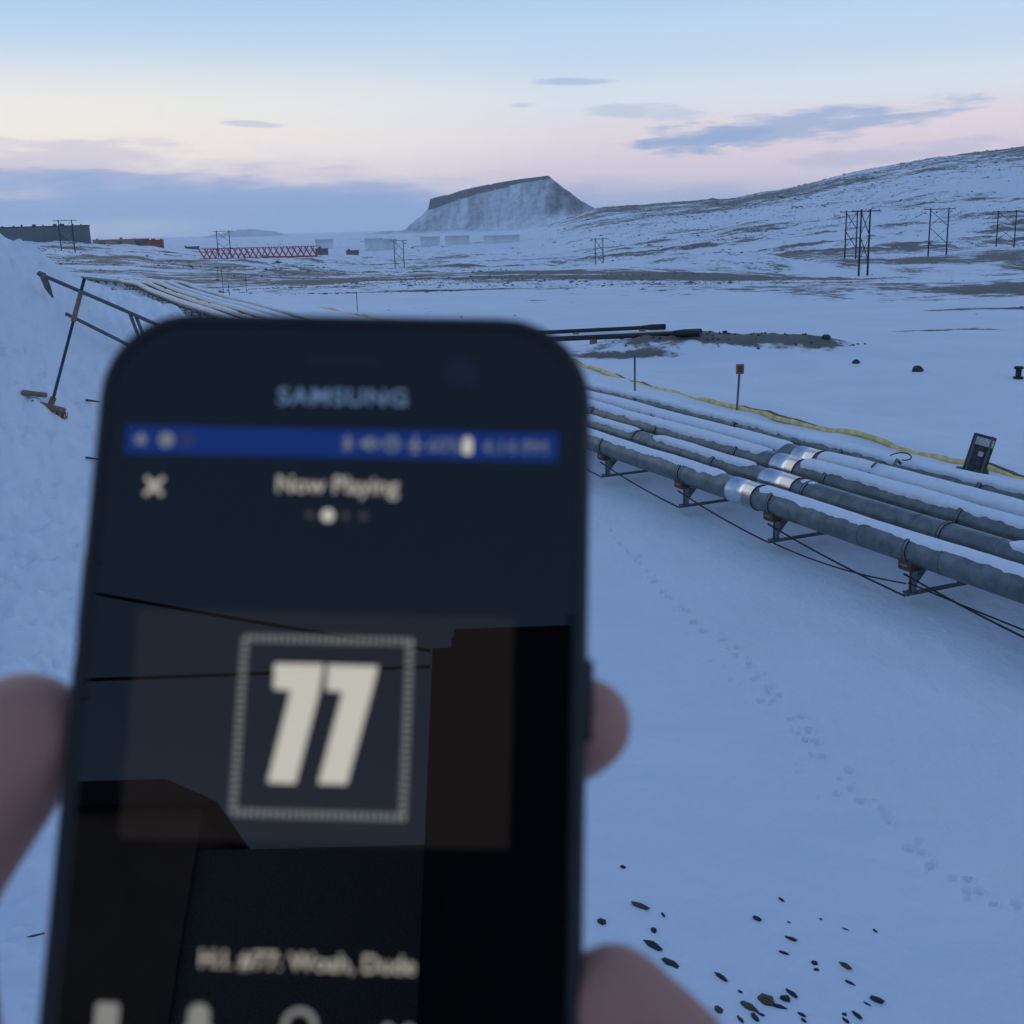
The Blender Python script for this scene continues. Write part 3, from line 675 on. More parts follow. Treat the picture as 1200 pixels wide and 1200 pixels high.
# tubes on the mound
def tube_beam(pxa, pya, pxb, pyb, r, label):
    a = on_ground(pxa, pya); q = on_ground(pxb, pyb)
    t = thing('steel_tube', label, 'tube'); bm = NB(); d = (q-a).normalized()
    A = Vector((a.x, a.y, a.z+r+.03)); B = Vector((q.x, q.y, q.z+r+.06))
    bm = NB(); tube(bm, [A, B], r, 10); obj('shaft', bm, 'cable', t, True)
    bm = NB(); tube(bm, [B-d*.65, B-d*.3, B+d*.25], [r*1.1, r*1.5, r*1.5], 10); obj('end_collar', bm, 'cable', t, True)
    for f in (.1, .5, .9):
        p = A.lerp(B, f); bm = NB(); g = H1(p.x, p.y); box(bm, (p.x, p.y, (g+p.z)/2-r*.5), (.22, .3, max(.05, p.z-g-r+.06)), None, .02); obj('chock', bm, 'wood', t)
    d_ = B-A
tube_beam(575, 396, 772, 387.5, .075, 'longer dark tube lying on blocks behind the bare mound')
tube_beam(590, 404, 812, 396, .085, 'dark tube with thick end resting at the top of the bare mound')
# lone dark lumps
def rock_bm(sx, sy, sz, seed, sub=2):
    bm = NB(); bmesh.ops.create_icosphere(bm, subdivisions=sub, radius=1)
    for v in bm.verts:
        n = .30*float(fbm(np.array(v.co.x*1.3+seed), np.array(v.co.y*1.3+v.co.z*1.7), seed, 3))*2
        v.co = Vector((v.co.x*sx, v.co.y*sy, v.co.z*sz))*(1+n)
    return bm
for (px, py, sx, sz, lab) in [(1075, 436, .16, .12, 'small dark rock alone on the open snow'), (1003, 426, .10, .08, 'small dark rock at the right tail of the bare mound'), (968, 397, .14, .10, 'tiny dark rock beyond the bare mound')]:
    b = on_ground(px, py); o = obj('rock', rock_bm(sx, sx*.8, sz, px), 'stone'); o.location = b+Vector((0, 0, sz*.4)); tag(o, lab, 'rock')
b = on_ground(1193, 444); t = thing('bollard', 'short black bollard with wide cap at the right edge', 'bollard', b)
bm = NB(); tube(bm, [(0, 0, -.05), (0, 0, .05), (0, 0, .06), (0, 0, .24)], [.13, .12, .07, .07], 12); obj('stem', bm, 'cable', t, True)
bm = NB(); tube(bm, [(0, 0, .23), (0, 0, .25), (0, 0, .30)], [.07, .12, .10], 12); obj('cap', bm, 'cable', t, True)
# broom
base = on_ground(62, 482)+Vector((0, 0, .075)); dist = (base-Vector((0, 0, CAM_H))).length
topp = along_ray(99, 326, dist*1.0)
t = thing('push_broom', 'push broom with green handle standing in the ploughed snow bank', 'broom', base)
v = topp-base; n = v.length; u = v.normalized()
bm = NB(); tube(bm, [u*.02, u*(n*.66)], .0165, 10); obj('handle', bm, 'green', t, True)
bm = NB(); tube(bm, [u*(n*.655), u*(n*.90)], [.027, .024], 10); obj('grip', bm, 'wood', t, True)
bm = NB(); tube(bm, [u*(n*.895), u*n], .0175, 10); obj('handle_tip', bm, 'cable', t, True)
hd = (along_ray(74, 487, dist)-along_ray(38, 478, dist)).normalized()
bm = NB(); tube(bm, [-hd*.01+u*-.03, u*.07], .032, 10); obj('socket', bm, 'wood', t, True)
rot = hd.to_track_quat('X', 'Z').to_matrix()
bm = NB(); box(bm, hd*-.02+Vector((0, -.06, -.03)), (.36, .07, .06), rot, .012); hb = obj('head', bm, 'wood', t)
bm = NB(); box(bm, hd*-.18+Vector((0, .02, .055)), (.26, .075, .05), rot @ Matrix.Rotation(R(-8), 3, 'Y'), .012); obj('head', bm, 'wood', t)
bm = NB()
for k in range(60):
    p = hd*random.uniform(-.19, .15)+Vector((random.uniform(-.03, .03), -.06+random.uniform(-.03, .03), -.05)); bar(bm, p, p+Vector((random.uniform(-.015, .015), random.uniform(-.015, .015), -.07)), .006)
tag(obj('bristles', bm, 'bristle', t), kind='stuff')
# buried handrail
def pt(px, py, back): return along_ray(px, py, back)
t = thing('handrail', 'steel pipe handrail half buried in the snow bank behind the broom', 'handrail')
dA = (on_ground(46, 330)-Vector((0, 0, CAM_H))).length-.42; dB = (on_ground(250, 425)-Vector((0, 0, CAM_H))).length-.28
def rail_pt(px, py): return along_ray(px, py, dA+(dB-dA)*(px-46)/204)
bm = NB(); tube(bm, [rail_pt(44, 320), rail_pt(120, 352.5), rail_pt(176, 377), rail_pt(262, 414)], .024, 8); obj('top_rail', bm, 'steel', t, True)
bm = NB(); tube(bm, [rail_pt(77, 367.5)-ray_dir(77, 367)*.42, rail_pt(148, 403)-ray_dir(148, 403)*.45, rail_pt(215, 437)-ray_dir(215, 437)*.45], .022, 8); obj('mid_rail', bm, 'steel', t, True)
bm = NB(); tube(bm, [rail_pt(45, 320), rail_pt(50, 322), rail_pt(56, 337), rail_pt(62, 349)], [.03, .045, .04, .012], 4); obj('post', bm, 'steel', t)
for (a_, b_) in (((152, 367), (163, 396)), ((159, 370), (172, 402))):
    bm = NB(); tube(bm, [rail_pt(*a_), rail_pt(*b_)], .022, 8); obj('post', bm, 'steel', t, True)
# twigs by the phone edge
for (px, py, lab) in [(106, 475, 'short dry straw lying on the bank, upper one left of the phone'), (106, 540, 'curled dry straw lying on the bank beside the phone edge'), (42, 1104, 'short dark straw on the snow at the lower left')]:
    b = on_ground(px, py); k = (b-Vector((0, 0, CAM_H))).length/1338
    bm = NB(); tube(bm, [b+Vector((-9*k, 0, .03)), b+Vector((-3*k, 0, .035)), b+Vector((10*k, .0, .012 if py < 1000 else .05))], [.3*k, 1.3*k, .9*k], 6); tag(obj('dry_straw', bm, 'twig'), lab, 'straw')
# stones poking through the snow, lower right
st_px = [(705, 1081, 8, 0), (765, 1109, 13, 0), (786, 1130, 10, 0), (792, 1134, 5, 0), (750, 1063, 11, 1), (777, 1073, 5, 0), (766, 1091, 8, 0), (730, 1017, 6, 0), (845, 1146, 9, 0)]
for (x, y, s, br) in [(300, 172, 16, 0), (212, 243, 22, 0), (338, 320, 26, 0), (313, 372, 17, 0), (425, 410, 18, 0), (432, 432, 12, 0), (538, 418, 28, 1), (555, 482, 16, 0), (655, 545, 30, 0), (620, 560, 16, 0), (340, 523, 24, 0), (315, 542, 24, 0), (245, 548, 44, 1), (290, 570, 26, 0), (180, 572, 34, 1), (205, 610, 30, 0), (225, 598, 16, 0), (150, 617, 22, 0), (70, 582, 28, 1), (150, 515, 14, 0), (85, 465, 20, 0), (375, 598, 16, 0), (385, 622, 16, 0), (582, 603, 28, 0), (540, 622, 16, 0), (535, 597, 14, 0), (448, 245, 9, 0), (540, 283, 12, 0), (648, 290, 12, 0), (330, 258, 9, 0)]:
    st_px.append((820+x/3.158, 1000+y/3.158, s/3.158, br))
def shard_bm(seed):
    q = random.Random(seed); bm = NB(); bmesh.ops.create_icosphere(bm, subdivisions=1, radius=1)
    for v in bm.verts:
        k = q.uniform(.62, 1.25); v.co = Vector((v.co.x*1.3*k*(1.25 if abs(v.co.x) > .7 else .85), v.co.y*.5*q.uniform(.7, 1.2), v.co.z*.42*q.uniform(.7, 1.2)))
    return bm
protos = [shard_bm(200+i) if i % 3 else rock_bm(1.05, .62, .5, 200+i, 1) for i in range(7)]
pm = {}
for i, bmx in enumerate(protos):
    me = bpy.data.meshes.new('stone'); bmx.to_mesh(me); bmx.free()
    m2 = me.copy(); me.materials.append(MT['stone']); m2.materials.append(MT['stone_brown']); pm[i, 0] = me; pm[i, 1] = m2
spec = {(765, 1109): 'largest black stone on the snow, just right of the phone edge', (750, 1063): 'flat yellowish brown stone above the black one near the phone'}
stones = []
for i, (px, py, s, br) in enumerate(st_px):
    b = on_ground(px, py); k = (b-Vector((0, 0, CAM_H))).length/1338
    o = bpy.data.objects.new('stone', pm[i % 7, br]); C.objects.link(o)
    a = s*k*.78*random.uniform(.9, 1.15); o.scale = (a, a*random.uniform(.8, 1.15), a*random.uniform(.8, 1.2))
    o.location = b+Vector((0, 0, a*.08)); o.rotation_euler = (random.uniform(-.2, .2), random.uniform(-.2, .2), R(-52)+random.gauss(0, .25))
    row = int(np.searchsorted([1070, 1110, 1140, 1172], py)); stones.append((row, px, o, br, spec.get((px, py))))
ORD = ['first', 'second', 'third', 'fourth', 'fifth', 'sixth', 'seventh', 'eighth', 'ninth', 'tenth', 'eleventh', 'twelfth', 'thirteenth', 'fourteenth', 'fifteenth', 'sixteenth']
ROW = ['in the topmost scatter', 'in the second row down', 'in the third row down', 'in the fourth row down', 'along the bottom edge']
for row in range(5):
    for k, (r_, px, o, br, sp_) in enumerate(sorted([q for q in stones if q[0] == row], key=lambda q: q[1])):
        tag(o, sp_ or '%s stone %s of stones on the snow, %s from the phone' % ('brown' if br else 'dark', ROW[row], ORD[k]), 'stone', 'stones in the snow at the lower right')
# rubble on the bare mound
bm = NB()
for k in range(90):
    x = random.gauss(6.6, 2.3); y = 35.5-.22*(x-6.6)+random.gauss(0, .75); s = random.uniform(.015, .05)
    r_ = bmesh.ops.create_icosphere(bm, subdivisions=1, radius=s); 
    bmesh.ops.transform(bm, matrix=Matrix.Translation((x, y, H1(x, y)+s*.2)) @ Matrix.Diagonal((random.uniform(.8, 1.6), random.uniform(.8, 1.3), random.uniform(.5, 1.1), 1)), verts=r_['verts'])
tag(obj('rubble', bm, 'stone'), 'loose dark rubble on the bare mound', 'rubble', kind='stuff')
# boulders and tussocks strewn over the plain, far too many to count
def strew(n, d0, d1, seed):
    r_ = np.random.default_rng(seed); out = []
    d = np.exp(r_.uniform(math.log(d0), math.log(d1), n*8)); a = np.radians(r_.uniform(-27, 27, n*8)); x = np.sin(a)*d; y = np.cos(a)*d
    k = 1.3*fbm(x/60, y/22, 51, 4, .6)+.9*fbm(x/16, y/5, 58, 3, .6)+r_.normal(0, .10, n*8)
    if d0 > 600: k = k+.25*sst(np.degrees(a), 0, 8)-.2
    idx = np.argsort(-k)[:n]; x, y, d = x[idx], y[idx], d[idx]; z = height(x, y)
    sz = np.maximum(.05, d*.00042)*r_.lognormal(0, .5, n)
    o = np.array([[1, 0, 0], [-1, 0, 0], [0, 1, 0], [0, -1, 0], [0, 0, 1], [0, 0, -.6]])
    V = o[None]*np.stack([sz*r_.uniform(.8, 1.9, n), sz, sz*r_.uniform(.35, .7, n)], -1)[:, None]*(1+.35*r_.normal(0, 1, (n, 6, 1)).clip(-1.2, 1.2))
    V += np.stack([x, y, z+sz*.1], -1)[:, None]
    F = np.array([[0, 2, 4], [2, 1, 4], [1, 3, 4], [3, 0, 4], [2, 0, 5], [1, 2, 5], [3, 1, 5], [0, 3, 5]])
    return V.reshape(-1, 3), (F[None]+np.arange(n)[:, None, None]*6).reshape(-1, 3)
for (n_, a_, b_, sd, lab) in ((7000, 52, 560, 5, 'scattered dark stones and tussocks across the snowy plain'), (7000, 620, 2500, 6, 'scattered dark boulders on the far snowy hillside')):
    V_, F_ = strew(n_, a_, b_, sd); me = bpy.data.meshes.new('scattered_stones')
    me.from_pydata(V_.tolist(), [], F_.tolist()); me.update(); tag(link('scattered_stones', me, 'tundra'), lab, 'stones', kind='stuff')
# small orange marker under the far pipes
q = pipe_xy(8.05, -40.0); g = H1(*q)
t = thing('orange_cone', 'small orange marker cone at the foot of the far pipeline', 'cone', (q[0], q[1], g))
bm = NB(); tube(bm, [(0, 0, 0), (0, 0, .03)], .17, 8); obj('base', bm, 'orange', t)
bm = NB(); tube(bm, [(0, 0, .03), (0, 0, .40)], [.12, .03], 10); obj('cone', bm, 'orange', t, True)

# ------------------------------------------------------------------ power line frames
def h_frame(px, dist, hgt, wid, yaw, label, rows=2):
    b = spot(px, dist); d = ray_dir(px, 285)
    t = thing('power_line_frame', label, 'utility pole', b, math.atan2(d.y, d.x)-math.pi/2+yaw, 'timber frames of the power line')
    r = .18
    for x in (-wid/2, wid/2):
        bm = NB(); tube(bm, [(x, 0, -1.0), (x, 0, hgt)], [r*1.15, r*.85], 8); obj('pole', bm, 'pole', t, True)
    bm = NB(); box(bm, (0, -.2, hgt-.35), (wid+3.4, .18, .20)); obj('cross_arm', bm, 'pole', t)
    z1 = hgt-.6; step = (hgt*.74)/rows
    for k in range(rows):
        a = z1-k*step; c = a-step*.92
        bm = NB(); bar(bm, (-wid/2, -.1, a), (wid/2, -.1, c), .15); obj('brace', bm, 'pole', t)
        bm = NB(); bar(bm, (wid/2, .1, a), (-wid/2, .1, c), .09); obj('brace', bm, 'pole', t)
    for x in (-wid/2-1.5, 0, wid/2+1.5):
        bm = NB(); tube(bm, [(x, -.2, hgt-.2), (x, -.2, hgt+.10)], .06, 6); obj('insulator', bm, 'bluegrey', t)
    return t
h_frame(79, 455, 12, 4.6, .15, 'timber H-frame pole pair in front of the long grey warehouse')
h_frame(262, 515, 11.8, 5.2, .1, 'timber H-frame pole pair in front of the red truss')
h_frame(467, 515, 11.8, 4.2, .3, 'timber H-frame pole pair below the white tanks')
h_frame(702, 420, 12, 2.9, .3, 'narrow timber H-frame pole pair right of the table mountain')
h_frame(997, 303, 12, 2.8, .35, 'timber H-frame pole pair behind the foremost one on the right')
h_frame(1013, 226, 12, 1.6, .2, 'foremost and tallest timber H-frame pole pair on the right')
h_frame(1099, 330, 12, 4.5, .0, 'timber H-frame pole pair standing second from the right edge')
h_frame(1178, 400, 12, 5.2, .0, 'timber H-frame pole pair nearest the right edge')

# ------------------------------------------------------------------ red truss
a = spot(232, 425); b = spot(371, 400)
t = thing('lattice_truss', 'long red lattice truss lying on the snow plain', 'truss', (a.x, a.y, max(H1(a.x*(1-f)+b.x*f, a.y*(1-f)+b.y*f) for f in (0, .25, .5, .75, 1))+.1), math.atan2(b.y-a.y, b.x-a.x))
Ln = math.hypot(b.x-a.x, b.y-a.y); hgt = 3.5; dep = 2.6; nb = 20; st = Ln/nb
for (y, z) in ((0, .1), (dep, .1), (0, hgt), (dep, hgt)):
    bm = NB(); bar(bm, (0, y, z), (Ln, y, z), .20); obj('chord', bm, 'red', t)
for k in range(nb):
    x = k*st
    bm = NB(); bar(bm, (x, 0, hgt), (x+st*.95, 0, .1), .36); obj('diagonal', bm, 'red', t)
    bm = NB(); bar(bm, (x, dep, .1), (x+st*.95, dep, hgt), .24); obj('diagonal', bm, 'red', t)
    bm = NB(); bar(bm, (x, 0, .1), (x, dep, .1), .18); obj('cross_member', bm, 'red', t)
bm = NB(); bar(bm, (Ln*.55, -.1, .35), (Ln, -.1, .35), .3, .6); obj('base_rail', bm, 'red', t)

# ------------------------------------------------------------------ buildings and tanks
def shed(px0, px1, dist, hgt, dep, wm, rm, name, label, cat='building', yaw=0, vents=0, bays=0, doors=0):
    a = spot(px0, dist); b = spot(px1, dist); an = math.atan2(b.y-a.y, b.x-a.x)+yaw; ln = math.hypot(b.x-a.x, b.y-a.y)
    g = min(a.z, b.z)-.3
    t = thing(name, label, cat, (a.x, a.y, g), an)
    bm = NB(); box(bm, (ln/2, dep/2, hgt/2-1), (ln, dep, hgt+2)); obj('wall', bm, wm, t)
    bm = NB(); box(bm, (ln/2, dep/2, hgt+.2), (ln+.8, dep+.8, .4)); r_ = obj('roof', bm, rm, t)
    for k in range(vents):
        bm = NB(); x = ln*(k+.4+random.uniform(-.2, .2))/vents; hh = random.uniform(.4, 1.1); box(bm, (x, random.uniform(1, dep-1), hgt+.4+hh/2), (random.uniform(.6, 2.6), 1.2, hh)); obj('vent', bm, rm, r_)
    for k in range(bays):
        bm = NB(); box(bm, (ln*(k+1)/(bays+1), -.08, hgt/2), (.25, .16, hgt-.1)); obj('wall_rib', bm, wm, t)
    for k in range(doors):
        bm = NB(); box(bm, (ln*(k+.5)/doors, -.06, 1.9), (3.2, .12, 3.8)); obj('door', bm, 'bluegrey', t)
    return t
shed(-60, 107, 640, 9.8, 26, 'shed', 'shed_dark', 'long_warehouse', 'long grey green flat roofed warehouse at the far left', vents=14, bays=14)
shed(109, 172, 760, 4.6, 18, 'tan', 'tan', 'low_shed', 'long low tan building right of the grey warehouse', vents=3, bays=8, doors=3)
shed(170, 192, 745, 5.2, 15, 'brick', 'brick', 'low_shed', 'short red brown block at the end of the tan building', vents=3, bays=5)
shed(216, 233, 850, 3.6, 9, 'bluegrey', 'shed_dark', 'low_shed', 'small blue grey hut left of the red truss', doors=1)
shed(369, 384, 900, 5.0, 9, 'bluegrey', 'shed_dark', 'low_shed', 'small dark hut just right of the red truss end', doors=1, vents=1)
shed(405, 420, 950, 4.6, 9, 'brick', 'shed_dark', 'low_shed', 'small red brown hut left of the white tanks', doors=1, vents=1)
def tank(px, dist, dia, hgt, label):
    b = spot(px, dist); t = thing('storage_tank', label, 'tank', (b.x, b.y, b.z-.5), 0, 'white storage tanks on the plain')
    bm = NB(); tube(bm, [(0, 0, 0), (0, 0, hgt)], dia/2, 40); obj('shell', bm, 'tank', t, True).data.shade_smooth()
    bm = NB(); tube(bm, [(0, 0, hgt), (0, 0, hgt+.25), (0, 0, hgt+dia*.035)], [dia/2+.15, dia/2+.15, .3], 40); obj('roof', bm, 'snow', t)
    d = Vector((-b.x, -b.y, 0)).normalized(); s = Vector((-d.y, d.x, 0)); bm = NB()
    pts = []
    for k in range(9):
        a = math.atan2(d.y, d.x)-.7+k*.12; pts.append(Vector((math.cos(a)*(dia/2+.5), math.sin(a)*(dia/2+.5), hgt*k/8)))
    tube(bm, pts, .10, 4); obj('stairway', bm, 'tank', t)
tank(380, 1250, 19, 11, 'hazy white storage tank behind the small dark hut')
tank(438, 1150, 18, 12, 'tall white storage tank right of the red brown hut')
tank(457, 1180, 14, 11, 'narrow white storage tank, second of the right group from the left')
tank(504, 1300, 22, 11, 'white storage tank below the left foot of the mountain')
tank(536, 1250, 26, 11.5, 'white storage tank below the left part of the mountain')
tank(588, 1200, 37, 10.5, 'widest white storage tank below the middle of the mountain')

# ------------------------------------------------------------------ the house behind the viewer (mirrored in the phone glass)
t = thing('brown_house', 'brown two storey house with dark hip roof mirrored in the phone glass', 'house', (0, 0, 0))
bm = NB(); box(bm, (-7.9, -19, 6.2), (4.6, 6, 8.4)); obj('wall', bm, 'housewall', t)
bm = NB(); box(bm, (-3.75, -18.6, 5.9), (3.7, 5, 7.8)); obj('wing', bm, 'pale', t)
bm = NB(); box(bm, (-13.6, -19.6, 4.6), (6.8, 5, 5.2)); obj('wing', bm, 'pale', t)
bm = NB()
v = [bm.verts.new(p) for p in [(-10.5, -15.7, 10.4), (-5.3, -15.7, 10.4), (-5.3, -22.3, 10.4), (-10.5, -22.3, 10.4), (-9.2, -19, 12.2), (-7.4, -19, 12.2)]]
for f in ((0, 1, 5, 4), (1, 2, 5), (2, 3, 4, 5), (3, 0, 4), (3, 2, 1, 0)): bm.faces.new([v[i] for i in f])
obj('roof', bm, 'houseroof', t)
for x in (-9.3, -7.9, -6.5):
    for z in (4.2, 6.6):
        bm = NB(); box(bm, (x, -15.96, z), (.8, .10, 1.2)); w_ = obj('window', bm, 'window', t)
        bm = NB(); box(bm, (x, -15.92, z-.68), (1.0, .2, .12)); obj('sill', bm, 'tank', w_)
bm = NB(); box(bm, (1.0, -17.0, 7.0), (5.8, 7, 10.2), None, .3, 2); obj('added_dark_block', bm, 'dark_block', t)  # added block, no known building part; its reflection darkens the glass on the right
for k, (za, zb, sg) in enumerate(((16.3, 11.65, .30), (10.7, 11.4, .10))):
    bm = NB(); tube(bm, sag(Vector((-22, -12.0, za)), Vector((-1.9, -13.6, zb)), sg, 16), .024, 6)
    tag(obj('overhead_wire', bm, 'cable', None, True), 'upper overhead wire mirrored in the phone glass' if k == 0 else 'lower overhead wire mirrored in the phone glass', 'wire')
t = thing('wire_pole', 'timber pole carrying the overhead wires behind the viewer', 'utility pole', (-22, -12.0, 1.0))
bm = NB(); tube(bm, [(0, 0, -1), (0, 0, 15.8)], [.20, .12], 10); obj('pole', bm, 'pole', t, True)
bm = NB(); box(bm, (0, .1, 15.2), (1.6, .12, .14)); obj('cross_arm', bm, 'pole', t)

# ------------------------------------------------------------------ phone (local millimetres: x right, y up the screen, z out of the glass)
PM = Matrix(((.99817, .05611, -.02252), (-.04415, .42203, -.90551), (-.0413, .90484, .42373))).to_4x4()
phone = thing('smartphone', 'smartphone in a black case held up showing the number 77', 'phone')
phone.matrix_world = Matrix.Translation((-.02469, .16554, 3.97169)) @ PM @ Matrix.Scale(.001, 4)
def rrect(x0, x1, y0, y1, r, n=10):
    p = []
    for (cx, cy, a0) in ((x1-r, y1-r, 0), (x0+r, y1-r, 90), (x0+r, y0+r, 180), (x1-r, y0+r, 270)):
        for k in range(n+1):
            a = R(a0+90*k/n); p.append((cx+r*math.cos(a), cy+r*math.sin(a)))
    return p
def loft(bm, rings, cap0=True, cap1=True):
    V = [[bm.verts.new((x, y, z)) for x, y in ps] for ps, z in rings]; n = len(V[0])
    for a, b in zip(V[:-1], V[1:]):
        for i in range(n): bm.faces.new((a[i], a[(i+1) % n], b[(i+1) % n], b[i]))
    if cap0: bm.faces.new(V[0][::-1])
    if cap1: bm.faces.new(V[-1])
X0, X1, Y0, Y1, CR = -36.7, 36.7, -129.5, 18.0, 13.5
def rr_in(d): return rrect(X0+d, X1-d, Y0+d, Y1-d, CR-d)
bm = NB(); loft(bm, [(rr_in(3.2), -10.6), (rr_in(1.2), -10.0), (rr_in(.2), -8.0), (rr_in(0), -4.5), (rr_in(.15), -1.2), (rr_in(.7), .5), (rr_in(1.4), .8), (rr_in(2.1), .5), (rr_in(2.3), -.1)]); obj('case', bm, 'case', phone, True)
bm = NB(); loft(bm, [(rr_in(2.25), -.3), (rr_in(2.3), -.05), (rr_in(2.8), .0)]); gl = obj('glass', bm, 'glass', phone)
for (x, y0, y1) in ((X0-.35, -31, -18.5), (X0-.35, -48, -34.5)):
    bm = NB(); box(bm, (x, (y0+y1)/2, -4.5), (1.5, y1-y0, 3.2), None, .6); obj('volume_button', bm, 'case', phone, True)
bm = NB(); box(bm, (X1+.25, -38.2, -4.5), (1.3, 11.8, 3.2), None, .55); obj('power_button', bm, 'case', phone, True)
bm = NB(); loft(bm, [(rrect(-5.5, 5.5, 9.6, 11.0, .69, 5), .0), (rrect(-5.4, 5.4, 9.7, 10.9, .59, 5), .06)]); obj('earpiece', bm, 'case', phone)
bm = NB(); loft(bm, [(rrect(14.9, 19.9, 6.4, 11.4, 2.49, 8), .0), (rrect(15.1, 19.7, 6.6, 11.2, 2.29, 8), .06)]); obj('front_lens', bm, 'lens', phone)
bm = NB(); loft(bm, [(rrect(-7.5, 7.5, -123, -116.5, 3.2, 6), .0), (rrect(-7.2, 7.2, -122.7, -116.8, 2.9, 6), .35)]); obj('home_button', bm, 'glass', phone)
def flat(name, polys, m, parent=phone, z=.10):
    bm = NB()
    for ps in polys: prism(bm, ps, .02, z)
    return obj(name, bm, m, parent)
def text(name, body, x, y, size, m, parent=phone, align='CENTER', shear=0, sx=1.0, bold=0, space=1.0):
    cu = bpy.data.curves.new(name, 'FONT'); cu.body = body; cu.size = size; cu.align_x = align; cu.align_y = 'CENTER'
    cu.extrude = .03; cu.offset = bold; cu.space_character = space; cu.shear = shear; cu.resolution_u = 3
    o = bpy.data.objects.new(name, cu); C.objects.link(o); bpy.context.view_layer.update()
    me = bpy.data.meshes.new_from_object(o.evaluated_get(bpy.context.evaluated_depsgraph_get()))
    bpy.data.objects.remove(o); bpy.data.curves.remove(cu)
    me.transform(Matrix.Translation((x, y, .09)) @ Matrix.Diagonal((sx, 1, 1, 1))); me.materials.clear()
    return link(name, me, m, parent)
def ringp(cx, cy, r, w, n=16):   # quads of a ring
    q = []
    for k in range(n):
        a, b = 2*math.pi*k/n, 2*math.pi*(k+1)/n
        q.append([(cx+(r)*math.cos(a), cy+(r)*math.sin(a)), (cx+(r)*math.cos(b), cy+(r)*math.sin(b)), (cx+(r-w)*math.cos(b), cy+(r-w)*math.sin(b)), (cx+(r-w)*math.cos(a), cy+(r-w)*math.sin(a))][::-1])
    return q
def disc(cx, cy, r, n=14): return [(cx+r*math.cos(2*math.pi*k/n), cy+r*math.sin(2*math.pi*k/n)) for k in range(n)]
def rect(x0, y0, x1, y1): return [(x0, y0), (x1, y0), (x1, y1), (x0, y1)]
def stroke(x0, y0, x1, y1, w):
    d = Vector((x1-x0, y1-y0)).normalized()*w/2; n_ = Vector((-d.y, d.x))
    return [(x0-n_.x, y0-n_.y), (x1-n_.x, y1-n_.y), (x1+n_.x, y1+n_.y), (x0+n_.x, y0+n_.y)]
text('maker_lettering', 'SAMSUNG', 0, 4.75, 3.5, 'silver', sx=1.12, bold=.04, space=1.12)
bar_ = flat('status_bar', [rect(-31.75, -4.23, 31.75, 0)], 'ui_blue', z=.04)
flat('status_icon', [disc(-29.5, -2.1, .75)]+[stroke(-29.5, -2.1, -29.5+1.1*math.cos(a), -2.1+1.1*math.sin(a), .3) for a in (0.3, 1.5, 2.8, 4.0, 5.3)], 'ui_status', bar_)
flat('status_icon', [disc(-25.7, -2.1, 1.15)], 'ui_status', bar_)
flat('status_icon', ringp(-22.6, -2.1, 1.0, .35), 'ui_faint', bar_)
flat('bluetooth_icon', [stroke(1.1, -3.4, 1.1, -.8, .35), stroke(.4, -2.8, 1.8, -1.5, .35), stroke(.4, -1.5, 1.8, -2.8, .35)], 'ui_status', bar_)
flat('mute_icon', [[(3.0, -2.6), (3.7, -2.6), (4.6, -3.3), (4.6, -.9), (3.7, -1.6), (3.0, -1.6)], stroke(4.9, -2.7, 5.9, -1.5, .3), stroke(4.9, -1.5, 5.9, -2.7, .3)], 'ui_status', bar_)
flat('alarm_icon', ringp(7.6, -2.1, 1.15, .4)+[stroke(7.6, -2.1, 7.6, -1.4, .3), stroke(7.6, -2.1, 8.1, -2.1, .3)], 'ui_status', bar_)
flat('airplane_icon', [stroke(11.0, -3.3, 11.0, -.8, .5), stroke(9.8, -2.2, 12.2, -2.2, .5), stroke(10.4, -3.2, 11.6, -3.2, .35)], 'ui_status', bar_)
text('status_text', '60%', 15.3, -2.25, 2.9, 'ui_status', bar_)
flat('battery_icon', [rrect(17.95, 19.35, -3.4, -1.1, .2, 2), rect(18.35, -1.1, 18.95, -.8)], 'ui_white', bar_)
text('status_text', '4:14 PM', 25.6, -2.35, 2.9, 'ui_status', bar_)
flat('close_icon', [stroke(-28.2, -10.4, -25.6, -7.8, .6), stroke(-28.2, -7.8, -25.6, -10.4, .6)], 'ui_text')
text('screen_title', 'Now Playing', -.1, -8.5, 3.55, 'ui_text', bold=.03)
for i, x in enumerate((-3.8, -1.2, 1.4, 4.0)): flat('page_dot', [disc(x, -12.9, .95 if i == 1 else .6)], 'ui_white' if i == 1 else 'ui_faint')
art = flat('cover_art', [rect(-27.6, -58.7, 26.2, -27.0)], 'ui_art', z=.035)
sev = [[(-7.55, -34.32), (-.56, -34.26), (-.95, -38.1), (-3.55, -50.74), (-7.43, -50.67), (-5.0, -38.03), (-7.42, -37.9)], [(.02, -34.32), (7.17, -34.32), (6.45, -37.91), (3.59, -50.62), (-.36, -50.65), (2.33, -38.02), (.03, -37.9)]]
for s in sev: flat('numeral_seven', [s[::-1]], 'ui_white', art)
bm = NB()
bead_n = 27
for k in range(bead_n):
    f = -12.1+24.2*(k+.5)/bead_n
    for (x, y, w, h) in ((f, -30.8, .46, .95), (f, -54.8, .46, .95), (-11.95, -42.8+f, .95, .46), (11.55, -42.8+f, .95, .46)):
        prism(bm, rect(x-w/2, y-h/2, x+w/2, y+h/2), .04, .10)
obj('beaded_frame', bm, 'ui_dim', art)
text('track_title', 'H.I. #77: Woah, Dude', -.5, -74.1, 3.25, 'ui_text', bold=.02)
flat('control_icon', [rrect(-28.6, -25.4, -84.0, -80.0, .5, 3)], 'ui_dim')
flat('control_icon', [disc(-14.6, -81.2, 1.5, 18), rrect(-16.4, -12.8, -86, -82.0, .8, 3)], 'ui_dim')
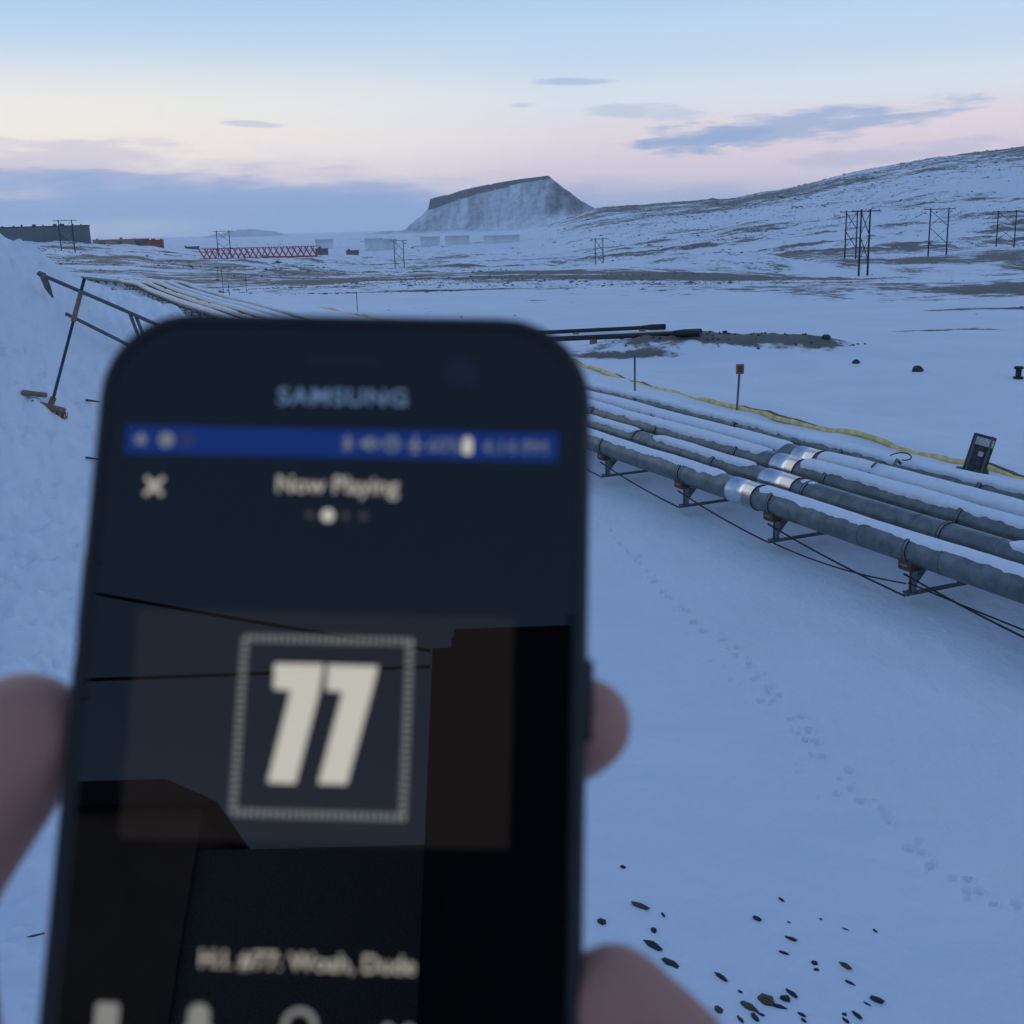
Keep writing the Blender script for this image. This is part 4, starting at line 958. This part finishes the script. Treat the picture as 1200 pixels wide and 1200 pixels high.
flat('control_icon', ringp(-1.0, -82.2, 2.4, .7, 20), 'ui_dim')
flat('control_icon', [disc(10.8, -82.2, .8), disc(13.6, -82.2, .8), stroke(10.0, -84, 14.4, -84, .7)], 'ui_dim')

# ------------------------------------------------------------------ hand holding the phone
hand = thing('hand', 'bare left hand gripping the phone from behind, thumb on its left edge', 'hand')
hand.matrix_world = phone.matrix_world.copy()
def capsule_chain(bm, pts, rad, seg=16):
    P = []; Rr = []
    # densify so the surface is continuous
    for i in range(len(pts)-1):
        for k in range(6):
            f = k/6; P.append(Vector(pts[i]).lerp(Vector(pts[i+1]), f)); Rr.append(rad[i]*(1-f)+rad[i+1]*f)
    P.append(Vector(pts[-1])); Rr.append(rad[-1])
    # smooth the joints slightly
    for _ in range(2):
        P = [P[0]]+[(P[i-1]+P[i]*2+P[i+1])/4 for i in range(1, len(P)-1)]+[P[-1]]
    # hemispherical ends
    t0 = (P[0]-P[1]).normalized(); t1 = (P[-1]-P[-2]).normalized(); r0, r1 = Rr[0], Rr[-1]
    head = [(P[0]+t0*r0*math.sin(a), r0*math.cos(a)) for a in (1.45, 1.1, .7, .35)]
    tail = [(P[-1]+t1*r1*math.sin(a), r1*math.cos(a)) for a in (.35, .7, 1.1, 1.45)]
    P = [h[0] for h in head]+P+[h[0] for h in tail]; Rr = [h[1] for h in head]+Rr+[h[1] for h in tail]
    tube(bm, P, Rr, seg)
bm = NB()
fingers = [  # index, middle, ring, little: knuckle, middle joint, end joint, tip
    ([(0, -70, -36), (20, -48, -31), (34, -43, -20), (36.6, -41.5, -10)], [10.5, 9.4, 8.2, 7.2]),
    ([(8, -96, -36), (40, -100, -33), (53, -92, -18), (41.0, -79.2, -5.5)], [11, 10.4, 9.6, 8.2]),
    ([(9, -112, -36), (40, -116, -33), (52, -111, -18), (42, -101, -6)], [10.6, 9.8, 9.0, 7.8]),
    ([(7, -127, -34), (33, -124, -30), (43, -121, -16), (40.5, -117, -7)], [9.4, 8.6, 7.8, 6.8])]
for p, r in fingers: capsule_chain(bm, p, r)
capsule_chain(bm, [(-26, -140, -38), (-68, -108, -32), (-64, -70, -16), (-44.8, -45.5, -5.8)], [18, 14.5, 11.0, 9.6])     # thumb
capsule_chain(bm, [(-14, -175, -48), (-8, -140, -42), (2, -100, -40)], [24, 26, 16])                                       # palm
capsule_chain(bm, [(-22, -140, -40), (6, -130, -40), (6, -98, -38)], [20, 20, 14])
capsule_chain(bm, [(-12, -260, -72), (-14, -210, -58), (-14, -170, -48)], [29, 25, 24])                                     # wrist
me = bpy.data.meshes.new('skin'); bm.normal_update(); bm.to_mesh(me); bm.free()
ho = link('skin', me, 'skin', hand)
md = ho.modifiers.new('r', 'REMESH'); md.mode = 'VOXEL'; md.voxel_size = 1.3
sm = ho.modifiers.new('s', 'SMOOTH'); sm.factor = .5; sm.iterations = 8
bpy.context.view_layer.update()
me2 = bpy.data.meshes.new_from_object(ho.evaluated_get(bpy.context.evaluated_depsgraph_get()))
ho.modifiers.clear(); ho.data = me2; me2.shade_smooth()
if not me2.materials: me2.materials.append(MT['skin'])
def nail(c, r, n, u, w, l):
    n = Vector(n).normalized(); u = Vector(u); u = (u-n*u.dot(n)).normalized(); s = u.cross(n); c = Vector(c)+n*(r-.25)
    P = np.zeros((7, 9, 3))
    for i, a in enumerate(np.linspace(-1, 1, 7)):
        for j, b in enumerate(np.linspace(-1, 1, 9)):
            x = b*w/2*(1-.3*max(0, abs(a)-.5)); P[i, j] = (c+s*x+u*(a*l/2)-n*(r-math.sqrt(r*r-x*x))-n*(.5*max(0, a)**2))[:]
    link('nail', grid_mesh('nail', P), 'nail', hand)
nail((-46.5, -48, -6.2), 9.3, (-1, .1, .1), (.6, .8, .3), 11, 12)
for (p, r) in fingers: nail(Vector(p[3])*.8+Vector(p[2])*.2, r[3]*.97, (1, .12, -.15), Vector(p[3])-Vector(p[2]), 7.5, 8)
bm = NB(); capsule_chain(bm, [(-14, -520, -150), (-13, -380, -108), (-12, -222, -62)], [52, 46, 36]); obj('jacket_cuff', bm, 'sleeve_cloth', hand, True)

# ------------------------------------------------------------------ haze
bm = NB(); box(bm, (0, 3900, 110), (21000, 21000, 300))
hz = obj('haze', bm, None); tag(hz, kind='stuff')
m = bpy.data.materials.new('haze'); m.use_nodes = True; t_ = m.node_tree; t_.nodes.clear()
o_ = t_.nodes.new('ShaderNodeOutputMaterial'); pv = t_.nodes.new('ShaderNodeVolumePrincipled')
pv.inputs['Color'].default_value = (.90, .93, .97, 1); pv.inputs['Density'].default_value = 5.2e-5; pv.inputs['Anisotropy'].default_value = .2
t_.links.new(pv.outputs[0], o_.inputs['Volume']); hz.data.materials.append(m)
